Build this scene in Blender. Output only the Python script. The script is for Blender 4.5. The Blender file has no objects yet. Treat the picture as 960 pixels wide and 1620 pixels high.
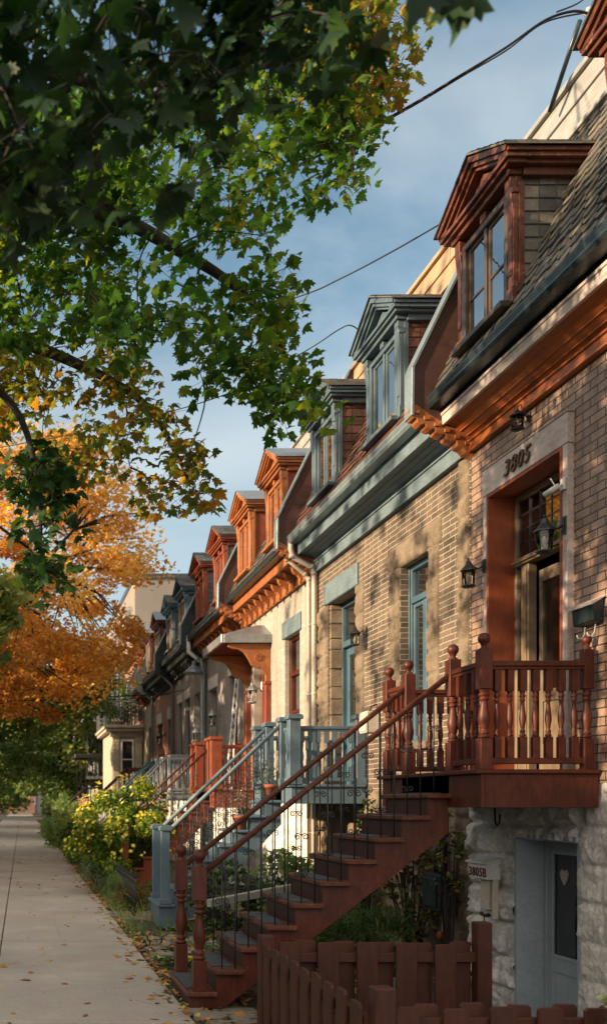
import bpy, bmesh, math, random
import numpy as np
from mathutils import Vector, Matrix, noise
RN = random.Random(11)
NP = np.random.default_rng(5)
sc = bpy.context.scene
COL = sc.collection
PI = math.pi
EYE = 1.8
def P(px, py, Y):                       # photo direction -> point at distance Y
    return Vector(((px-36)*Y/1500.0, Y, EYE+(1268-py)*Y/1500.0))

# ------------------------------------------------------------------ materials
def newmat(name):
    m = bpy.data.materials.new(name); m.use_nodes = True
    nt = m.node_tree
    return m, nt, nt.nodes['Principled BSDF']
def N(nt, t, **kw):
    n = nt.nodes.new(t)
    for k, v in kw.items():
        if k in n.inputs: n.inputs[k].default_value = v
        else: setattr(n, k, v)
    return n
def ramp(nt, fac, stops, interp='LINEAR'):
    r = nt.nodes.new('ShaderNodeValToRGB'); r.color_ramp.interpolation = interp
    el = r.color_ramp.elements
    while len(el) < len(stops): el.new(0.5)
    for e, (p, c) in zip(el, stops):
        e.position = p; e.color = (*c, 1) if len(c) == 3 else c
    nt.links.new(fac, r.inputs[0]); return r.outputs[0]
def mixc(nt, f, a, b, mode='MIX'):
    m = nt.nodes.new('ShaderNodeMix'); m.data_type = 'RGBA'; m.blend_type = mode
    for s, v in ((m.inputs[0], f), (m.inputs[6], a), (m.inputs[7], b)):
        if isinstance(v, (int, float)): s.default_value = v
        elif isinstance(v, tuple): s.default_value = (*v, 1)
        else: nt.links.new(v, s)
    return m.outputs[2]
def sc3(c, k): return tuple(min(1, x*k) for x in c)
def paint(name, col, rough=.5, var=.25, grain=None, bump=.15, metal=0, dirt=.25, spec=.32, chips=None):
    m, nt, b = newmat(name)
    tc = N(nt, 'ShaderNodeTexCoord')
    src = tc.outputs['Object']
    n1 = N(nt, 'ShaderNodeTexNoise', Scale=3.5, Detail=6.0, Roughness=.65)
    nt.links.new(src, n1.inputs['Vector'])
    mp = N(nt, 'ShaderNodeMapping'); nt.links.new(src, mp.inputs['Vector'])
    g = grain or (1, 1, 1)
    mp.inputs['Scale'].default_value = tuple(x*30 for x in g)
    n2 = N(nt, 'ShaderNodeTexNoise', Scale=1.0, Detail=5.0, Roughness=.7)
    nt.links.new(mp.outputs[0], n2.inputs['Vector'])
    c = ramp(nt, n1.outputs[0], [(.25, sc3(col, 1-var)), (.75, sc3(col, 1+var))])
    c2 = ramp(nt, n2.outputs[0], [(.3, (1-dirt,)*3), (.62, (1, 1, 1))])
    o = mixc(nt, 1.0, c, c2, 'MULTIPLY')
    if chips:
        nc = N(nt, 'ShaderNodeTexNoise', Scale=14.0, Detail=9.0, Roughness=.75); nt.links.new(src, nc.inputs['Vector'])
        o = mixc(nt, ramp(nt, nc.outputs[0], [(.595, (0, 0, 0)), (.62, (1, 1, 1))]), o, chips)
    nt.links.new(o, b.inputs['Base Color'])
    rr = N(nt, 'ShaderNodeMapRange'); rr.inputs[3].default_value = max(0.05, rough-.12); rr.inputs[4].default_value = min(1, rough+.15)
    nt.links.new(n1.outputs[0], rr.inputs[0]); nt.links.new(rr.outputs[0], b.inputs['Roughness'])
    bp = N(nt, 'ShaderNodeBump', Strength=bump, Distance=.004)
    nt.links.new(n2.outputs[0], bp.inputs['Height']); nt.links.new(bp.outputs[0], b.inputs['Normal'])
    b.inputs['Metallic'].default_value = metal
    b.inputs['Specular IOR Level'].default_value = spec
    return m
def brick(name, cols, mortar, bw=.21, bh=.07, ms=.008, bumpd=.006, rough=.75, patch=.35, distort=0.0, offset=.5):
    m, nt, b = newmat(name)
    tc = N(nt, 'ShaderNodeTexCoord')
    sx = N(nt, 'ShaderNodeSeparateXYZ'); nt.links.new(tc.outputs['Object'], sx.inputs[0])
    ad = N(nt, 'ShaderNodeMath', operation='ADD'); nt.links.new(sx.outputs[0], ad.inputs[0]); nt.links.new(sx.outputs[1], ad.inputs[1])
    cx = N(nt, 'ShaderNodeCombineXYZ'); nt.links.new(ad.outputs[0], cx.inputs[0]); nt.links.new(sx.outputs[2], cx.inputs[1])
    vec = cx.outputs[0]
    if distort:
        nd = N(nt, 'ShaderNodeTexNoise', Scale=5.0, Detail=3.0); nt.links.new(tc.outputs['Object'], nd.inputs['Vector'])
        vs = N(nt, 'ShaderNodeVectorMath', operation='SCALE'); vs.inputs['Scale'].default_value = distort
        nt.links.new(nd.outputs[1], vs.inputs[0])
        va = N(nt, 'ShaderNodeVectorMath', operation='ADD'); nt.links.new(vec, va.inputs[0]); nt.links.new(vs.outputs[0], va.inputs[1]); vec = va.outputs[0]
    bt = N(nt, 'ShaderNodeTexBrick', Scale=1.0)
    bt.offset = offset; bt.inputs['Mortar Size'].default_value = ms; bt.inputs['Mortar Smooth'].default_value = .2
    bt.inputs['Brick Width'].default_value = bw; bt.inputs['Row Height'].default_value = bh
    bt.inputs['Color1'].default_value = (0, 0, 0, 1); bt.inputs['Color2'].default_value = (1, 1, 1, 1); bt.inputs['Mortar'].default_value = (.5, .5, .5, 1)
    nt.links.new(vec, bt.inputs['Vector'])
    base = ramp(nt, bt.outputs['Color'], [(i/(len(cols)-1), c) for i, c in enumerate(cols)])
    n1 = N(nt, 'ShaderNodeTexNoise', Scale=1.1, Detail=5.0, Roughness=.6); nt.links.new(tc.outputs['Object'], n1.inputs['Vector'])
    st = ramp(nt, n1.outputs[0], [(.3, (1-patch,)*3), (.7, (1, 1, 1))])
    base = mixc(nt, 1.0, base, st, 'MULTIPLY')
    ms_ = N(nt, 'ShaderNodeMapping'); ms_.inputs['Scale'].default_value = (5, 5, .45); nt.links.new(tc.outputs['Object'], ms_.inputs['Vector'])
    n4 = N(nt, 'ShaderNodeTexNoise', Scale=1.0, Detail=6.0, Roughness=.65); nt.links.new(ms_.outputs[0], n4.inputs['Vector'])
    base = mixc(nt, 1.0, base, ramp(nt, n4.outputs[0], [(.38, (.68, .66, .64)), (.58, (1, 1, 1))]), 'MULTIPLY')
    n2 = N(nt, 'ShaderNodeTexNoise', Scale=45.0, Detail=6.0, Roughness=.7); nt.links.new(tc.outputs['Object'], n2.inputs['Vector'])
    base = mixc(nt, 1.0, base, ramp(nt, n2.outputs[0], [(.3, (.72,)*3), (.65, (1.0,)*3)]), 'MULTIPLY')
    out = mixc(nt, bt.outputs['Fac'], base, mortar)
    nt.links.new(out, b.inputs['Base Color'])
    b.inputs['Roughness'].default_value = rough
    inv = N(nt, 'ShaderNodeMath', operation='MULTIPLY_ADD'); inv.inputs[1].default_value = -1.0; inv.inputs[2].default_value = 1.0
    nt.links.new(bt.outputs['Fac'], inv.inputs[0])
    h = N(nt, 'ShaderNodeMath', operation='MULTIPLY_ADD'); h.inputs[1].default_value = .55; nt.links.new(n2.outputs[0], h.inputs[0]); nt.links.new(inv.outputs[0], h.inputs[2])
    h2 = N(nt, 'ShaderNodeMath', operation='MULTIPLY_ADD'); h2.inputs[1].default_value = .35; nt.links.new(bt.outputs['Color'], h2.inputs[0]); nt.links.new(h.outputs[0], h2.inputs[2])
    bp = N(nt, 'ShaderNodeBump', Strength=1.0, Distance=bumpd); nt.links.new(h2.outputs[0], bp.inputs['Height']); nt.links.new(bp.outputs[0], b.inputs['Normal'])
    return m
def rocky(name, cols, scale=4.0, rough=.9, bumpd=.01, fine=40.0):
    m, nt, b = newmat(name)
    tc = N(nt, 'ShaderNodeTexCoord')
    n1 = N(nt, 'ShaderNodeTexNoise', Scale=scale, Detail=8.0, Roughness=.6); nt.links.new(tc.outputs['Object'], n1.inputs['Vector'])
    n2 = N(nt, 'ShaderNodeTexNoise', Scale=fine, Detail=6.0, Roughness=.7); nt.links.new(tc.outputs['Object'], n2.inputs['Vector'])
    k = len(cols)
    c = ramp(nt, n1.outputs[0], [(.28+.44*i/(k-1), col) for i, col in enumerate(cols)])
    c = mixc(nt, 1.0, c, ramp(nt, n2.outputs[0], [(.32, (.65,)*3), (.6, (1,)*3)]), 'MULTIPLY')
    nt.links.new(c, b.inputs['Base Color']); b.inputs['Roughness'].default_value = rough
    bp = N(nt, 'ShaderNodeBump', Strength=.8, Distance=bumpd); nt.links.new(n2.outputs[0], bp.inputs['Height']); nt.links.new(bp.outputs[0], b.inputs['Normal'])
    return m
def islandmat(name, stops, rough=.6, bump=.0, trans=0.0, nscale=0, nmix=.35, spec=.3, translucent_gain=1.0):
    m, nt, b = newmat(name)
    geo = N(nt, 'ShaderNodeNewGeometry')
    fac = geo.outputs['Random Per Island']
    tc = N(nt, 'ShaderNodeTexCoord')
    if nscale:
        n1 = N(nt, 'ShaderNodeTexNoise', Scale=nscale, Detail=3.0); nt.links.new(tc.outputs['Object'], n1.inputs['Vector'])
        mr = N(nt, 'ShaderNodeMapRange'); mr.inputs[1].default_value = .3; mr.inputs[2].default_value = .7
        nt.links.new(n1.outputs[0], mr.inputs[0])
        mx = N(nt, 'ShaderNodeMix'); mx.data_type = 'FLOAT'; mx.inputs[0].default_value = nmix
        nt.links.new(fac, mx.inputs[2]); nt.links.new(mr.outputs[0], mx.inputs[3]); fac = mx.outputs[0]
    c = ramp(nt, fac, stops)
    if trans == 0:
        n2 = N(nt, 'ShaderNodeTexNoise', Scale=28.0, Detail=6.0, Roughness=.7); nt.links.new(tc.outputs['Object'], n2.inputs['Vector'])
        c = mixc(nt, 1.0, c, ramp(nt, n2.outputs[0], [(.32, (.6,)*3), (.62, (1,)*3)]), 'MULTIPLY')
        bp = N(nt, 'ShaderNodeBump', Strength=.5, Distance=.006); nt.links.new(n2.outputs[0], bp.inputs['Height']); nt.links.new(bp.outputs[0], b.inputs['Normal'])
    nt.links.new(c, b.inputs['Base Color']); b.inputs['Roughness'].default_value = rough; b.inputs['Specular IOR Level'].default_value = spec
    if trans > 0:
        tr = N(nt, 'ShaderNodeBsdfTranslucent')
        g = mixc(nt, 1.0, c, (1.0*translucent_gain, 1.0*translucent_gain, .55*translucent_gain), 'MULTIPLY')
        nt.links.new(g, tr.inputs['Color'])
        ms = N(nt, 'ShaderNodeMixShader'); ms.inputs[0].default_value = trans
        nt.links.new(b.outputs[0], ms.inputs[1]); nt.links.new(tr.outputs[0], ms.inputs[2])
        nt.links.new(ms.outputs[0], nt.nodes['Material Output'].inputs['Surface'])
    return m
def glassmat(name, tint=(.95, .97, .97), ior=1.6, rough=.02, wav=.0, base=0.0):
    m, nt, b = newmat(name); nt.nodes.remove(b)
    tr = N(nt, 'ShaderNodeBsdfTransparent'); tr.inputs['Color'].default_value = (*tint, 1)
    gl = N(nt, 'ShaderNodeBsdfGlossy', Roughness=rough)
    fr = N(nt, 'ShaderNodeFresnel', IOR=ior)
    if wav:
        tc = N(nt, 'ShaderNodeTexCoord'); n = N(nt, 'ShaderNodeTexNoise', Scale=4.0, Detail=2.0); nt.links.new(tc.outputs['Object'], n.inputs['Vector'])
        bp = N(nt, 'ShaderNodeBump', Strength=.5, Distance=wav); nt.links.new(n.outputs[0], bp.inputs['Height'])
        nt.links.new(bp.outputs[0], gl.inputs['Normal'])
    ms = N(nt, 'ShaderNodeMixShader')
    mr = N(nt, 'ShaderNodeMapRange'); mr.inputs[3].default_value = base; nt.links.new(fr.outputs[0], mr.inputs[0])
    nt.links.new(mr.outputs[0], ms.inputs[0]); nt.links.new(tr.outputs[0], ms.inputs[1]); nt.links.new(gl.outputs[0], ms.inputs[2])
    nt.links.new(ms.outputs[0], nt.nodes['Material Output'].inputs['Surface'])
    return m

M = {}
M['redwood'] = paint('red_brown_paint', (.088, .020, .010), .45, .4, grain=(1, 1, .25), bump=.45, dirt=.5, chips=(.07, .03, .02))
M['fencewood'] = paint('dark_stained_fence', (.060, .018, .010), .6, .3, grain=(1, 1, .2), bump=.4, dirt=.4)
M['redwood_worn'] = paint('worn_red_brown_paint', (.115, .036, .019), .48, .4, grain=(1, .3, 1), bump=.5, dirt=.55, chips=(.17, .095, .06))
M['orange'] = paint('orange_stained_wood', (.32, .112, .038), .48, .38, grain=(1, .15, 1), bump=.3, dirt=.3)
M['orangered'] = paint('orange_red_wood', (.215, .052, .023), .5, .3, grain=(1, 1, .2), bump=.3, dirt=.3)
M['blue'] = paint('slate_blue_paint', (.10, .155, .195), .45, .18, grain=(1, 1, .3), bump=.25, dirt=.25)
M['bluemid'] = paint('slate_blue_dormer_paint', (.08, .122, .145), .5, .22, grain=(1, 1, .2), bump=.3, dirt=.3)
M['bluetrim'] = paint('weathered_blue_grey_trim', (.135, .19, .215), .5, .25, grain=(1, .2, 1), bump=.3, dirt=.3)
M['bluedark'] = paint('deep_blue_frame_paint', (.055, .11, .15), .4, .2)
M['soffitorange'] = paint('varnished_orange_planks', (.42, .125, .032), .3, .25, grain=(1, .08, 1), bump=.3, dirt=.35)
M['darkwood'] = paint('dark_riser_wood', (.045, .017, .011), .6, .3)
M['liningred'] = paint('orange_red_lining', (.23, .055, .022), .5, .2, grain=(1, 1, .2))
M['black'] = paint('black_metal', (.012, .014, .016), .4, .2, spec=.5)
M['gutter'] = paint('dark_gutter_metal', (.035, .05, .055), .28, .3, metal=.4, dirt=.3)
M['guttergrey'] = paint('grey_gutter_metal', (.20, .26, .28), .35, .2, metal=.3, dirt=.25)
M['greymetal'] = paint('grey_roof_metal', (.28, .30, .31), .35, .25, metal=.5, dirt=.25)
M['cream'] = paint('cream_pipe_paint', (.55, .50, .42), .5, .12)
M['creampanel'] = paint('pale_parapet_panel', (.30, .30, .28), .35, .22, grain=(1, .1, 1), dirt=.25)
M['tanpanel'] = paint('tan_parapet_panel', (.40, .27, .16), .5, .18, grain=(1, .1, 1), dirt=.25)
M['rubber'] = paint('grey_rubber_tread', (.06, .07, .075), .75, .25, bump=.5)
M['blackdoor'] = paint('dark_brown_door', (.06, .042, .032), .4, .3, grain=(1, 1, .2))
M['woodframe'] = paint('aged_brown_door_frame', (.17, .125, .08), .45, .35, grain=(1, 1, .2))
M['greydoor'] = paint('pale_blue_grey_door', (.30, .36, .39), .45, .1, dirt=.15)
M['white'] = paint('white_paint', (.62, .62, .60), .45, .1, dirt=.2)
M['surround'] = paint('weathered_pinkish_board', (.50, .42, .385), .5, .2, grain=(1, .2, 1), bump=.35, dirt=.35)
M['brownshingle'] = islandmat('brown_shingle', [(0, (.07, .035, .025)), (1, (.13, .06, .04))], .8)
M['slate'] = islandmat('weathered_slate', [(0, (.055, .055, .05)), (.5, (.10, .095, .08)), (1, (.17, .15, .115))], .55, spec=.5)
M['asphaltshingle'] = islandmat('grey_shingle', [(0, (.05, .055, .058)), (1, (.12, .125, .13))], .8)
M['redbrick3805'] = brick('mauve_brown_brick', [(.32, .20, .145), (.46, .31, .225), (.38, .25, .18)], (.035, .03, .028), .205, .073, .006, .004, .5, .3)
M['buffbrick'] = brick('rough_buff_brick', [(.13, .096, .066), (.22, .165, .112), (.175, .13, .088), (.26, .20, .138)], (.36, .32, .26), .30, .066, .0058, .016, .9, .5, distort=.018, offset=.37)
M['creambrick'] = brick('cream_painted_brick', [(.44, .40, .34), (.54, .50, .43)], (.34, .31, .27), .205, .07, .006, .003, .7, .25)
M['greybrick'] = brick('pale_grey_brick', [(.34, .33, .31), (.42, .41, .38)], (.26, .25, .24), .205, .07, .006, .003, .7, .25)
M['orangebrick'] = brick('orange_red_brick', [(.30, .085, .045), (.38, .12, .06)], (.30, .26, .22), .205, .07, .008, .004, .8, .3)
M['stone'] = rocky('pale_rock_faced_limestone', [(.42, .41, .38), (.66, .64, .60), (.80, .78, .73)], 3.0, bumpd=.02, fine=26.0)
M['tanstone'] = rocky('tan_rough_stone', [(.12, .09, .06), (.20, .155, .105), (.28, .22, .155)], 3.0, bumpd=.02)
M['creamstone'] = paint('cream_painted_stone', (.42, .38, .29), .7, .15)
M['stucco'] = rocky('beige_stucco', [(.23, .20, .17), (.29, .255, .215)], .5, bumpd=.004)
M['iron'] = M['black']
M['curtain'] = paint('white_curtain', (.72, .77, .80), .9, .12, grain=(1, 6, .05), dirt=.35)
M['room'] = paint('dim_room', (.02, .018, .015), .9, .5)  # near-black: darkness of unlit rooms put into the colour
M['glass'] = glassmat('window_glass', ior=2.0, wav=.002, base=.52)
M['doorglass'] = glassmat('door_glass', ior=1.6, wav=.002, base=.10)
M['lampglass'] = glassmat('lantern_glass', (.8, .75, .65))
M['terracotta'] = paint('terracotta', (.30, .10, .055), .8, .25)
M['bark'] = rocky('maple_bark', [(.02, .016, .013), (.05, .042, .034)], 8.0, bumpd=.03)
M['twig'] = paint('twig_bark', (.035, .025, .02), .8, .3)
M['cable'] = paint('black_cable', (.01, .01, .012), .5)
M['concrete'] = rocky('concrete', [(.20, .19, .175), (.27, .26, .24)], 2.0, bumpd=.006)
M['brass'] = paint('aged_brass', (.35, .22, .08), .35, metal=.8)
M['numred'] = paint('dark_red_numeral', (.12, .02, .015), .5)
M['hyd'] = islandmat('hydrangea_petals', [(0, (.30, .38, .16)), (.7, (.42, .48, .26)), (1, (.45, .20, .20))], .7, trans=.3)
M['bronze'] = paint('bronze_numeral', (.10, .055, .03), .4, metal=.5)

# ------------------------------------------------------------------ mesh builder
ORG = {}
class MB:
    def __init__(s): s.v = []; s.f = []; s.sm = []
    def add(s, vs, fs, smooth=False):
        o = len(s.v); s.v += [tuple(p) for p in vs]
        for f in fs: s.f.append(tuple(i+o for i in f)); s.sm.append(smooth)
        return s
    def box(s, x0, x1, y0, y1, z0, z1):
        if x0 > x1: x0, x1 = x1, x0
        if y0 > y1: y0, y1 = y1, y0
        if z0 > z1: z0, z1 = z1, z0
        return s.add([(x0, y0, z0), (x1, y0, z0), (x1, y1, z0), (x0, y1, z0), (x0, y0, z1), (x1, y0, z1), (x1, y1, z1), (x0, y1, z1)],
              [(0, 3, 2, 1), (4, 5, 6, 7), (0, 1, 5, 4), (1, 2, 6, 5), (2, 3, 7, 6), (3, 0, 4, 7)])
    def prism(s, prof, axis, a, b):          # prof: 2D polygon in the other two axes
        n = len(prof)
        def q(u, w, t):
            return (u, t, w) if axis == 'y' else ((t, u, w) if axis == 'x' else (u, w, t))
        vs = [q(u, w, a) for u, w in prof]+[q(u, w, b) for u, w in prof]
        fs = [tuple(range(n)), tuple(range(2*n-1, n-1, -1))]+[(i, n+i, n+(i+1) % n, (i+1) % n) for i in range(n)]
        return s.add(vs, fs)
    def beam(s, p, q, w, h, up=(0, 0, 1)):   # rectangular bar from p to q
        p = Vector(p); q = Vector(q); d = (q-p).normalized(); up = Vector(up)
        r = d.cross(up)
        if r.length < 1e-4: r = Vector((1, 0, 0))
        r.normalize(); u = r.cross(d)
        vs = [c+r*sx*w/2+u*sz*h/2 for c in (p, q) for sx, sz in ((-1, -1), (1, -1), (1, 1), (-1, 1))]
        return s.add(vs, [(0, 3, 2, 1), (4, 5, 6, 7), (0, 1, 5, 4), (1, 2, 6, 5), (2, 3, 7, 6), (3, 0, 4, 7)])
    def tube(s, pts, r, n=8, cap=True):
        pts = [Vector(p) for p in pts]; k = len(pts)
        rs = r if isinstance(r, (list, tuple)) else [r]*k
        o = len(s.v); prev = None
        for i, p in enumerate(pts):
            d = (pts[min(i+1, k-1)]-pts[max(i-1, 0)])
            d = d.normalized() if d.length > 1e-9 else Vector((0, 0, 1))
            if prev is None:
                a = Vector((0, 0, 1)) if abs(d.z) < .9 else Vector((1, 0, 0))
                u = d.cross(a).normalized()
            else:
                u = (prev-d*prev.dot(d))
                u = u.normalized() if u.length > 1e-6 else d.orthogonal().normalized()
            prev = u; w = d.cross(u)
            for j in range(n):
                t = 2*PI*j/n; s.v.append(tuple(p+(u*math.cos(t)+w*math.sin(t))*rs[i]))
        for i in range(k-1):
            for j in range(n):
                s.f.append((o+i*n+j, o+i*n+(j+1) % n, o+(i+1)*n+(j+1) % n, o+(i+1)*n+j)); s.sm.append(True)
        if cap:
            s.f.append(tuple(o+j for j in range(n))[::-1]); s.sm.append(False)
            s.f.append(tuple(o+(k-1)*n+j for j in range(n))); s.sm.append(False)
        return s
    def lathe(s, x, y, prof, n=12, z=0, squash=1):
        o = len(s.v); k = len(prof)
        for r, h in prof:
            for j in range(n):
                t = 2*PI*(j+.5)/n; s.v.append((x+r*math.cos(t), y+r*math.sin(t)*squash, z+h))
        for i in range(k-1):
            for j in range(n):
                s.f.append((o+i*n+j, o+i*n+(j+1) % n, o+(i+1)*n+(j+1) % n, o+(i+1)*n+j)); s.sm.append(n > 6)
        s.f.append(tuple(o+j for j in range(n))[::-1]); s.sm.append(False)
        s.f.append(tuple(o+(k-1)*n+j for j in range(n))); s.sm.append(False)
        return s
    def build(s, name, mat, parent=None, bevel=0, org=None, **tags):
        me = bpy.data.meshes.new(name)
        o3 = ORG[parent.name] if parent else (Vector(org) if org is not None else Vector((0, 0, 0)))
        me.from_pydata([(a-o3.x, b-o3.y, c-o3.z) for a, b, c in s.v], [], s.f)
        me.polygons.foreach_set('use_smooth', s.sm)
        bm = bmesh.new(); bm.from_mesh(me); bmesh.ops.recalc_face_normals(bm, faces=bm.faces)
        if bevel:
            es = [e for e in bm.edges if len(e.link_faces) == 2 and e.calc_face_angle(0) > .6]
            bmesh.ops.bevel(bm, geom=es, offset=bevel, segments=1, affect='EDGES', clamp_overlap=True)
        bm.to_mesh(me); bm.free()
        me.materials.append(M[mat] if isinstance(mat, str) else mat)
        ob = bpy.data.objects.new(name, me); COL.objects.link(ob)
        if parent: ob.parent = parent
        else: ob.location = o3
        ORG[ob.name] = o3
        for k, v in tags.items(): ob[k] = v
        return ob
def tag(o, label=None, cat=None, group=None, kind=None):
    for k, v in (('label', label), ('category', cat), ('group', group), ('kind', kind)):
        if v: o[k] = v
    return o
def thing(name, loc, label, cat, group=None):
    o = bpy.data.objects.new(name, None); COL.objects.link(o); o.location = loc
    o.empty_display_size = .2
    ORG[o.name] = Vector(loc); return tag(o, label, cat, group)
def npmesh(name, V, F, mat, parent=None, org=None, smooth=False):
    """V (n,3) array, F list/array of equal sized faces"""
    o3 = ORG[parent.name] if parent else Vector(org or (0, 0, 0))
    V = np.asarray(V, dtype=np.float32)-np.array(o3, dtype=np.float32); F = np.asarray(F, dtype=np.int32)
    me = bpy.data.meshes.new(name); k = F.shape[1]
    me.vertices.add(len(V)); me.vertices.foreach_set('co', V.ravel())
    me.loops.add(F.size); me.loops.foreach_set('vertex_index', F.ravel())
    me.polygons.add(len(F)); me.polygons.foreach_set('loop_start', np.arange(0, F.size, k, dtype=np.int32))
    me.polygons.foreach_set('loop_total', np.full(len(F), k, dtype=np.int32))
    if smooth: me.polygons.foreach_set('use_smooth', np.ones(len(F), dtype=bool))
    me.update(calc_edges=True); me.validate()
    me.materials.append(M[mat] if isinstance(mat, str) else mat)
    ob = bpy.data.objects.new(name, me); COL.objects.link(ob)
    if parent: ob.parent = parent
    else: ob.location = o3
    ORG[ob.name] = o3
    return ob

# ------------------------------------------------------------------ leaves
half = [(0.06, -.02), (0.24, -.14), (.28, .02), (.56, -.02), (.50, .14), (.82, .36), (.60, .42), (.60, .58), (.33, .46), (.32, .70), (.19, .72)]
out = [(0, -.06)]+half+[(0, 1.08)]+[(-x, y) for x, y in half[::-1]]
MAPLE_V = np.array([(0, .25, 0)]+[(x, y, -.28*abs(x)-.12*y*y) for x, y in out])
MAPLE_F = np.array([(0, i, i % len(out)+1) for i in range(1, len(out)+1)])
h5 = [(.30, -.05), (.75, .25), (.42, .45)]
out5 = [(0, -.05)]+h5+[(0, 1.0)]+[(-x, y) for x, y in h5[::-1]]
STAR_V = np.array([(0, .2, 0)]+[(x, y, -.3*abs(x)) for x, y in out5]); STAR_F = np.array([(0, i, i % len(out5)+1) for i in range(1, len(out5)+1)])
OVAL_V = np.array([(0, 0, 0), (.28, .3, -.08), (.22, .7, -.1), (0, 1, -.1), (-.22, .7, -.1), (-.28, .3, -.08)]); OVAL_F = np.array([(0, 1, 2), (0, 2, 3), (0, 3, 4), (0, 4, 5)])
BLADE_V = np.array([(-.04, 0, 0), (.04, 0, 0), (.03, .55, .05), (0, 1, .2)]); BLADE_F = np.array([(0, 1, 2), (0, 2, 3)])
def leaves(name, mat, pos, size, tmpl, parent=None, org=None, droop=.5, up=1.0, svar=.35, aim=None):
    TV, TF = tmpl; n = len(pos); pos = np.asarray(pos)
    nr = NP.normal(size=(n, 3))*.75; nr[:, 2] = np.abs(nr[:, 2])*.6+up
    nr[:, 0] -= .25
    nr /= np.linalg.norm(nr, axis=1)[:, None]
    t = NP.normal(size=(n, 3)) if aim is None else aim+NP.normal(size=(n, 3))*.35
    t[:, 2] -= droop
    t -= nr*np.sum(t*nr, axis=1)[:, None]; t /= np.linalg.norm(t, axis=1)[:, None]+1e-9
    r = np.cross(t, nr)
    s = size*(1+svar*(NP.random(n)*2-1))
    V = pos[:, None, :]+s[:, None, None]*(TV[None, :, 0:1]*r[:, None, :]+TV[None, :, 1:2]*t[:, None, :]+(TV[None, :, 2:3]*NP.uniform(.2, 2.4, n)[:, None, None]-TV[None, :, 1:2]**2*NP.uniform(-.35, .65, n)[:, None, None])*nr[:, None, :])
    F = (TF[None, :, :]+(np.arange(n)*len(TV))[:, None, None]).reshape(-1, 3)
    return npmesh(name, V.reshape(-1, 3), F, mat, parent, org)
G1, G2, G3 = (.020, .055, .014), (.045, .105, .018), (.10, .17, .02)
YE, OR, RU = (.42, .30, .035), (.40, .16, .025), (.19, .06, .02)
M['leafdark'] = islandmat('shaded_maple_leaves', [(0, (.007, .024, .008)), (.6, (.014, .045, .011)), (1, (.035, .085, .016))], .55, trans=.25, nscale=.8)  # darker copy of the green leaves: crown shade put into the colour
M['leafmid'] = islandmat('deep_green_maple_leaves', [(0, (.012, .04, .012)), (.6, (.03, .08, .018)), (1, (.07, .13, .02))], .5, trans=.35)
M['leafgreen'] = islandmat('green_maple_leaves', [(0, (.016, .055, .016)), (.4, (.045, .12, .022)), (.68, (.11, .19, .025)), (.88, (.24, .27, .03)), (1, (.46, .36, .045))], .45, trans=.62, nscale=.9, nmix=.45, translucent_gain=1.3)
M['leafturn'] = islandmat('turning_maple_leaves', [(0, (.24, .08, .025)), (.25, (.20, .14, .03)), (.5, (.08, .14, .025)), (.7, (.24, .23, .03)), (.88, (.50, .22, .03)), (1, (.55, .42, .05))], .45, trans=.6, nscale=1.1, nmix=.4, translucent_gain=1.3)
M['leaforange'] = islandmat('orange_maple_leaves', [(0, (.20, .20, .06)), (.18, (.42, .19, .06)), (.45, (.60, .33, .09)), (.7, (.74, .48, .14)), (1, (.80, .64, .24))], .5, trans=.5, nscale=.35, nmix=.5, translucent_gain=1.4)
M['leafolive'] = islandmat('olive_street_leaves', [(0, (.07, .16, .07)), (.45, (.15, .25, .09)), (.75, (.30, .33, .09)), (1, (.55, .38, .08))], .5, trans=.5, nscale=.4, nmix=.5)
M['leafbush'] = islandmat('garden_leaves', [(0, (.02, .05, .018)), (.6, (.06, .12, .03)), (1, (.16, .20, .04))], .5, trans=.4)
M['leafbright'] = islandmat('bright_garden_leaves', [(0, (.06, .13, .025)), (.6, (.17, .27, .04)), (1, (.34, .38, .06))], .5, trans=.5)
M['leafvine'] = islandmat('autumn_vine_leaves', [(0, (.10, .025, .02)), (.35, (.04, .07, .02)), (.7, (.10, .13, .03)), (1, (.40, .24, .04))], .5, trans=.4)
M['leafsilver'] = islandmat('silvery_leaves', [(0, (.08, .12, .07)), (1, (.28, .32, .22))], .6, trans=.3)
M['petal'] = islandmat('yellow_petals', [(0, (.78, .62, .04)), (1, (.88, .80, .16))], .6, trans=.4)
M['petalwhite'] = islandmat('white_petals', [(0, (.5, .45, .42)), (1, (.75, .6, .6))], .6, trans=.4)
M['fallen'] = islandmat('fallen_leaves', [(0, (.16, .07, .03)), (.5, (.36, .19, .06)), (1, (.50, .36, .09))], .8, trans=.15)

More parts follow.
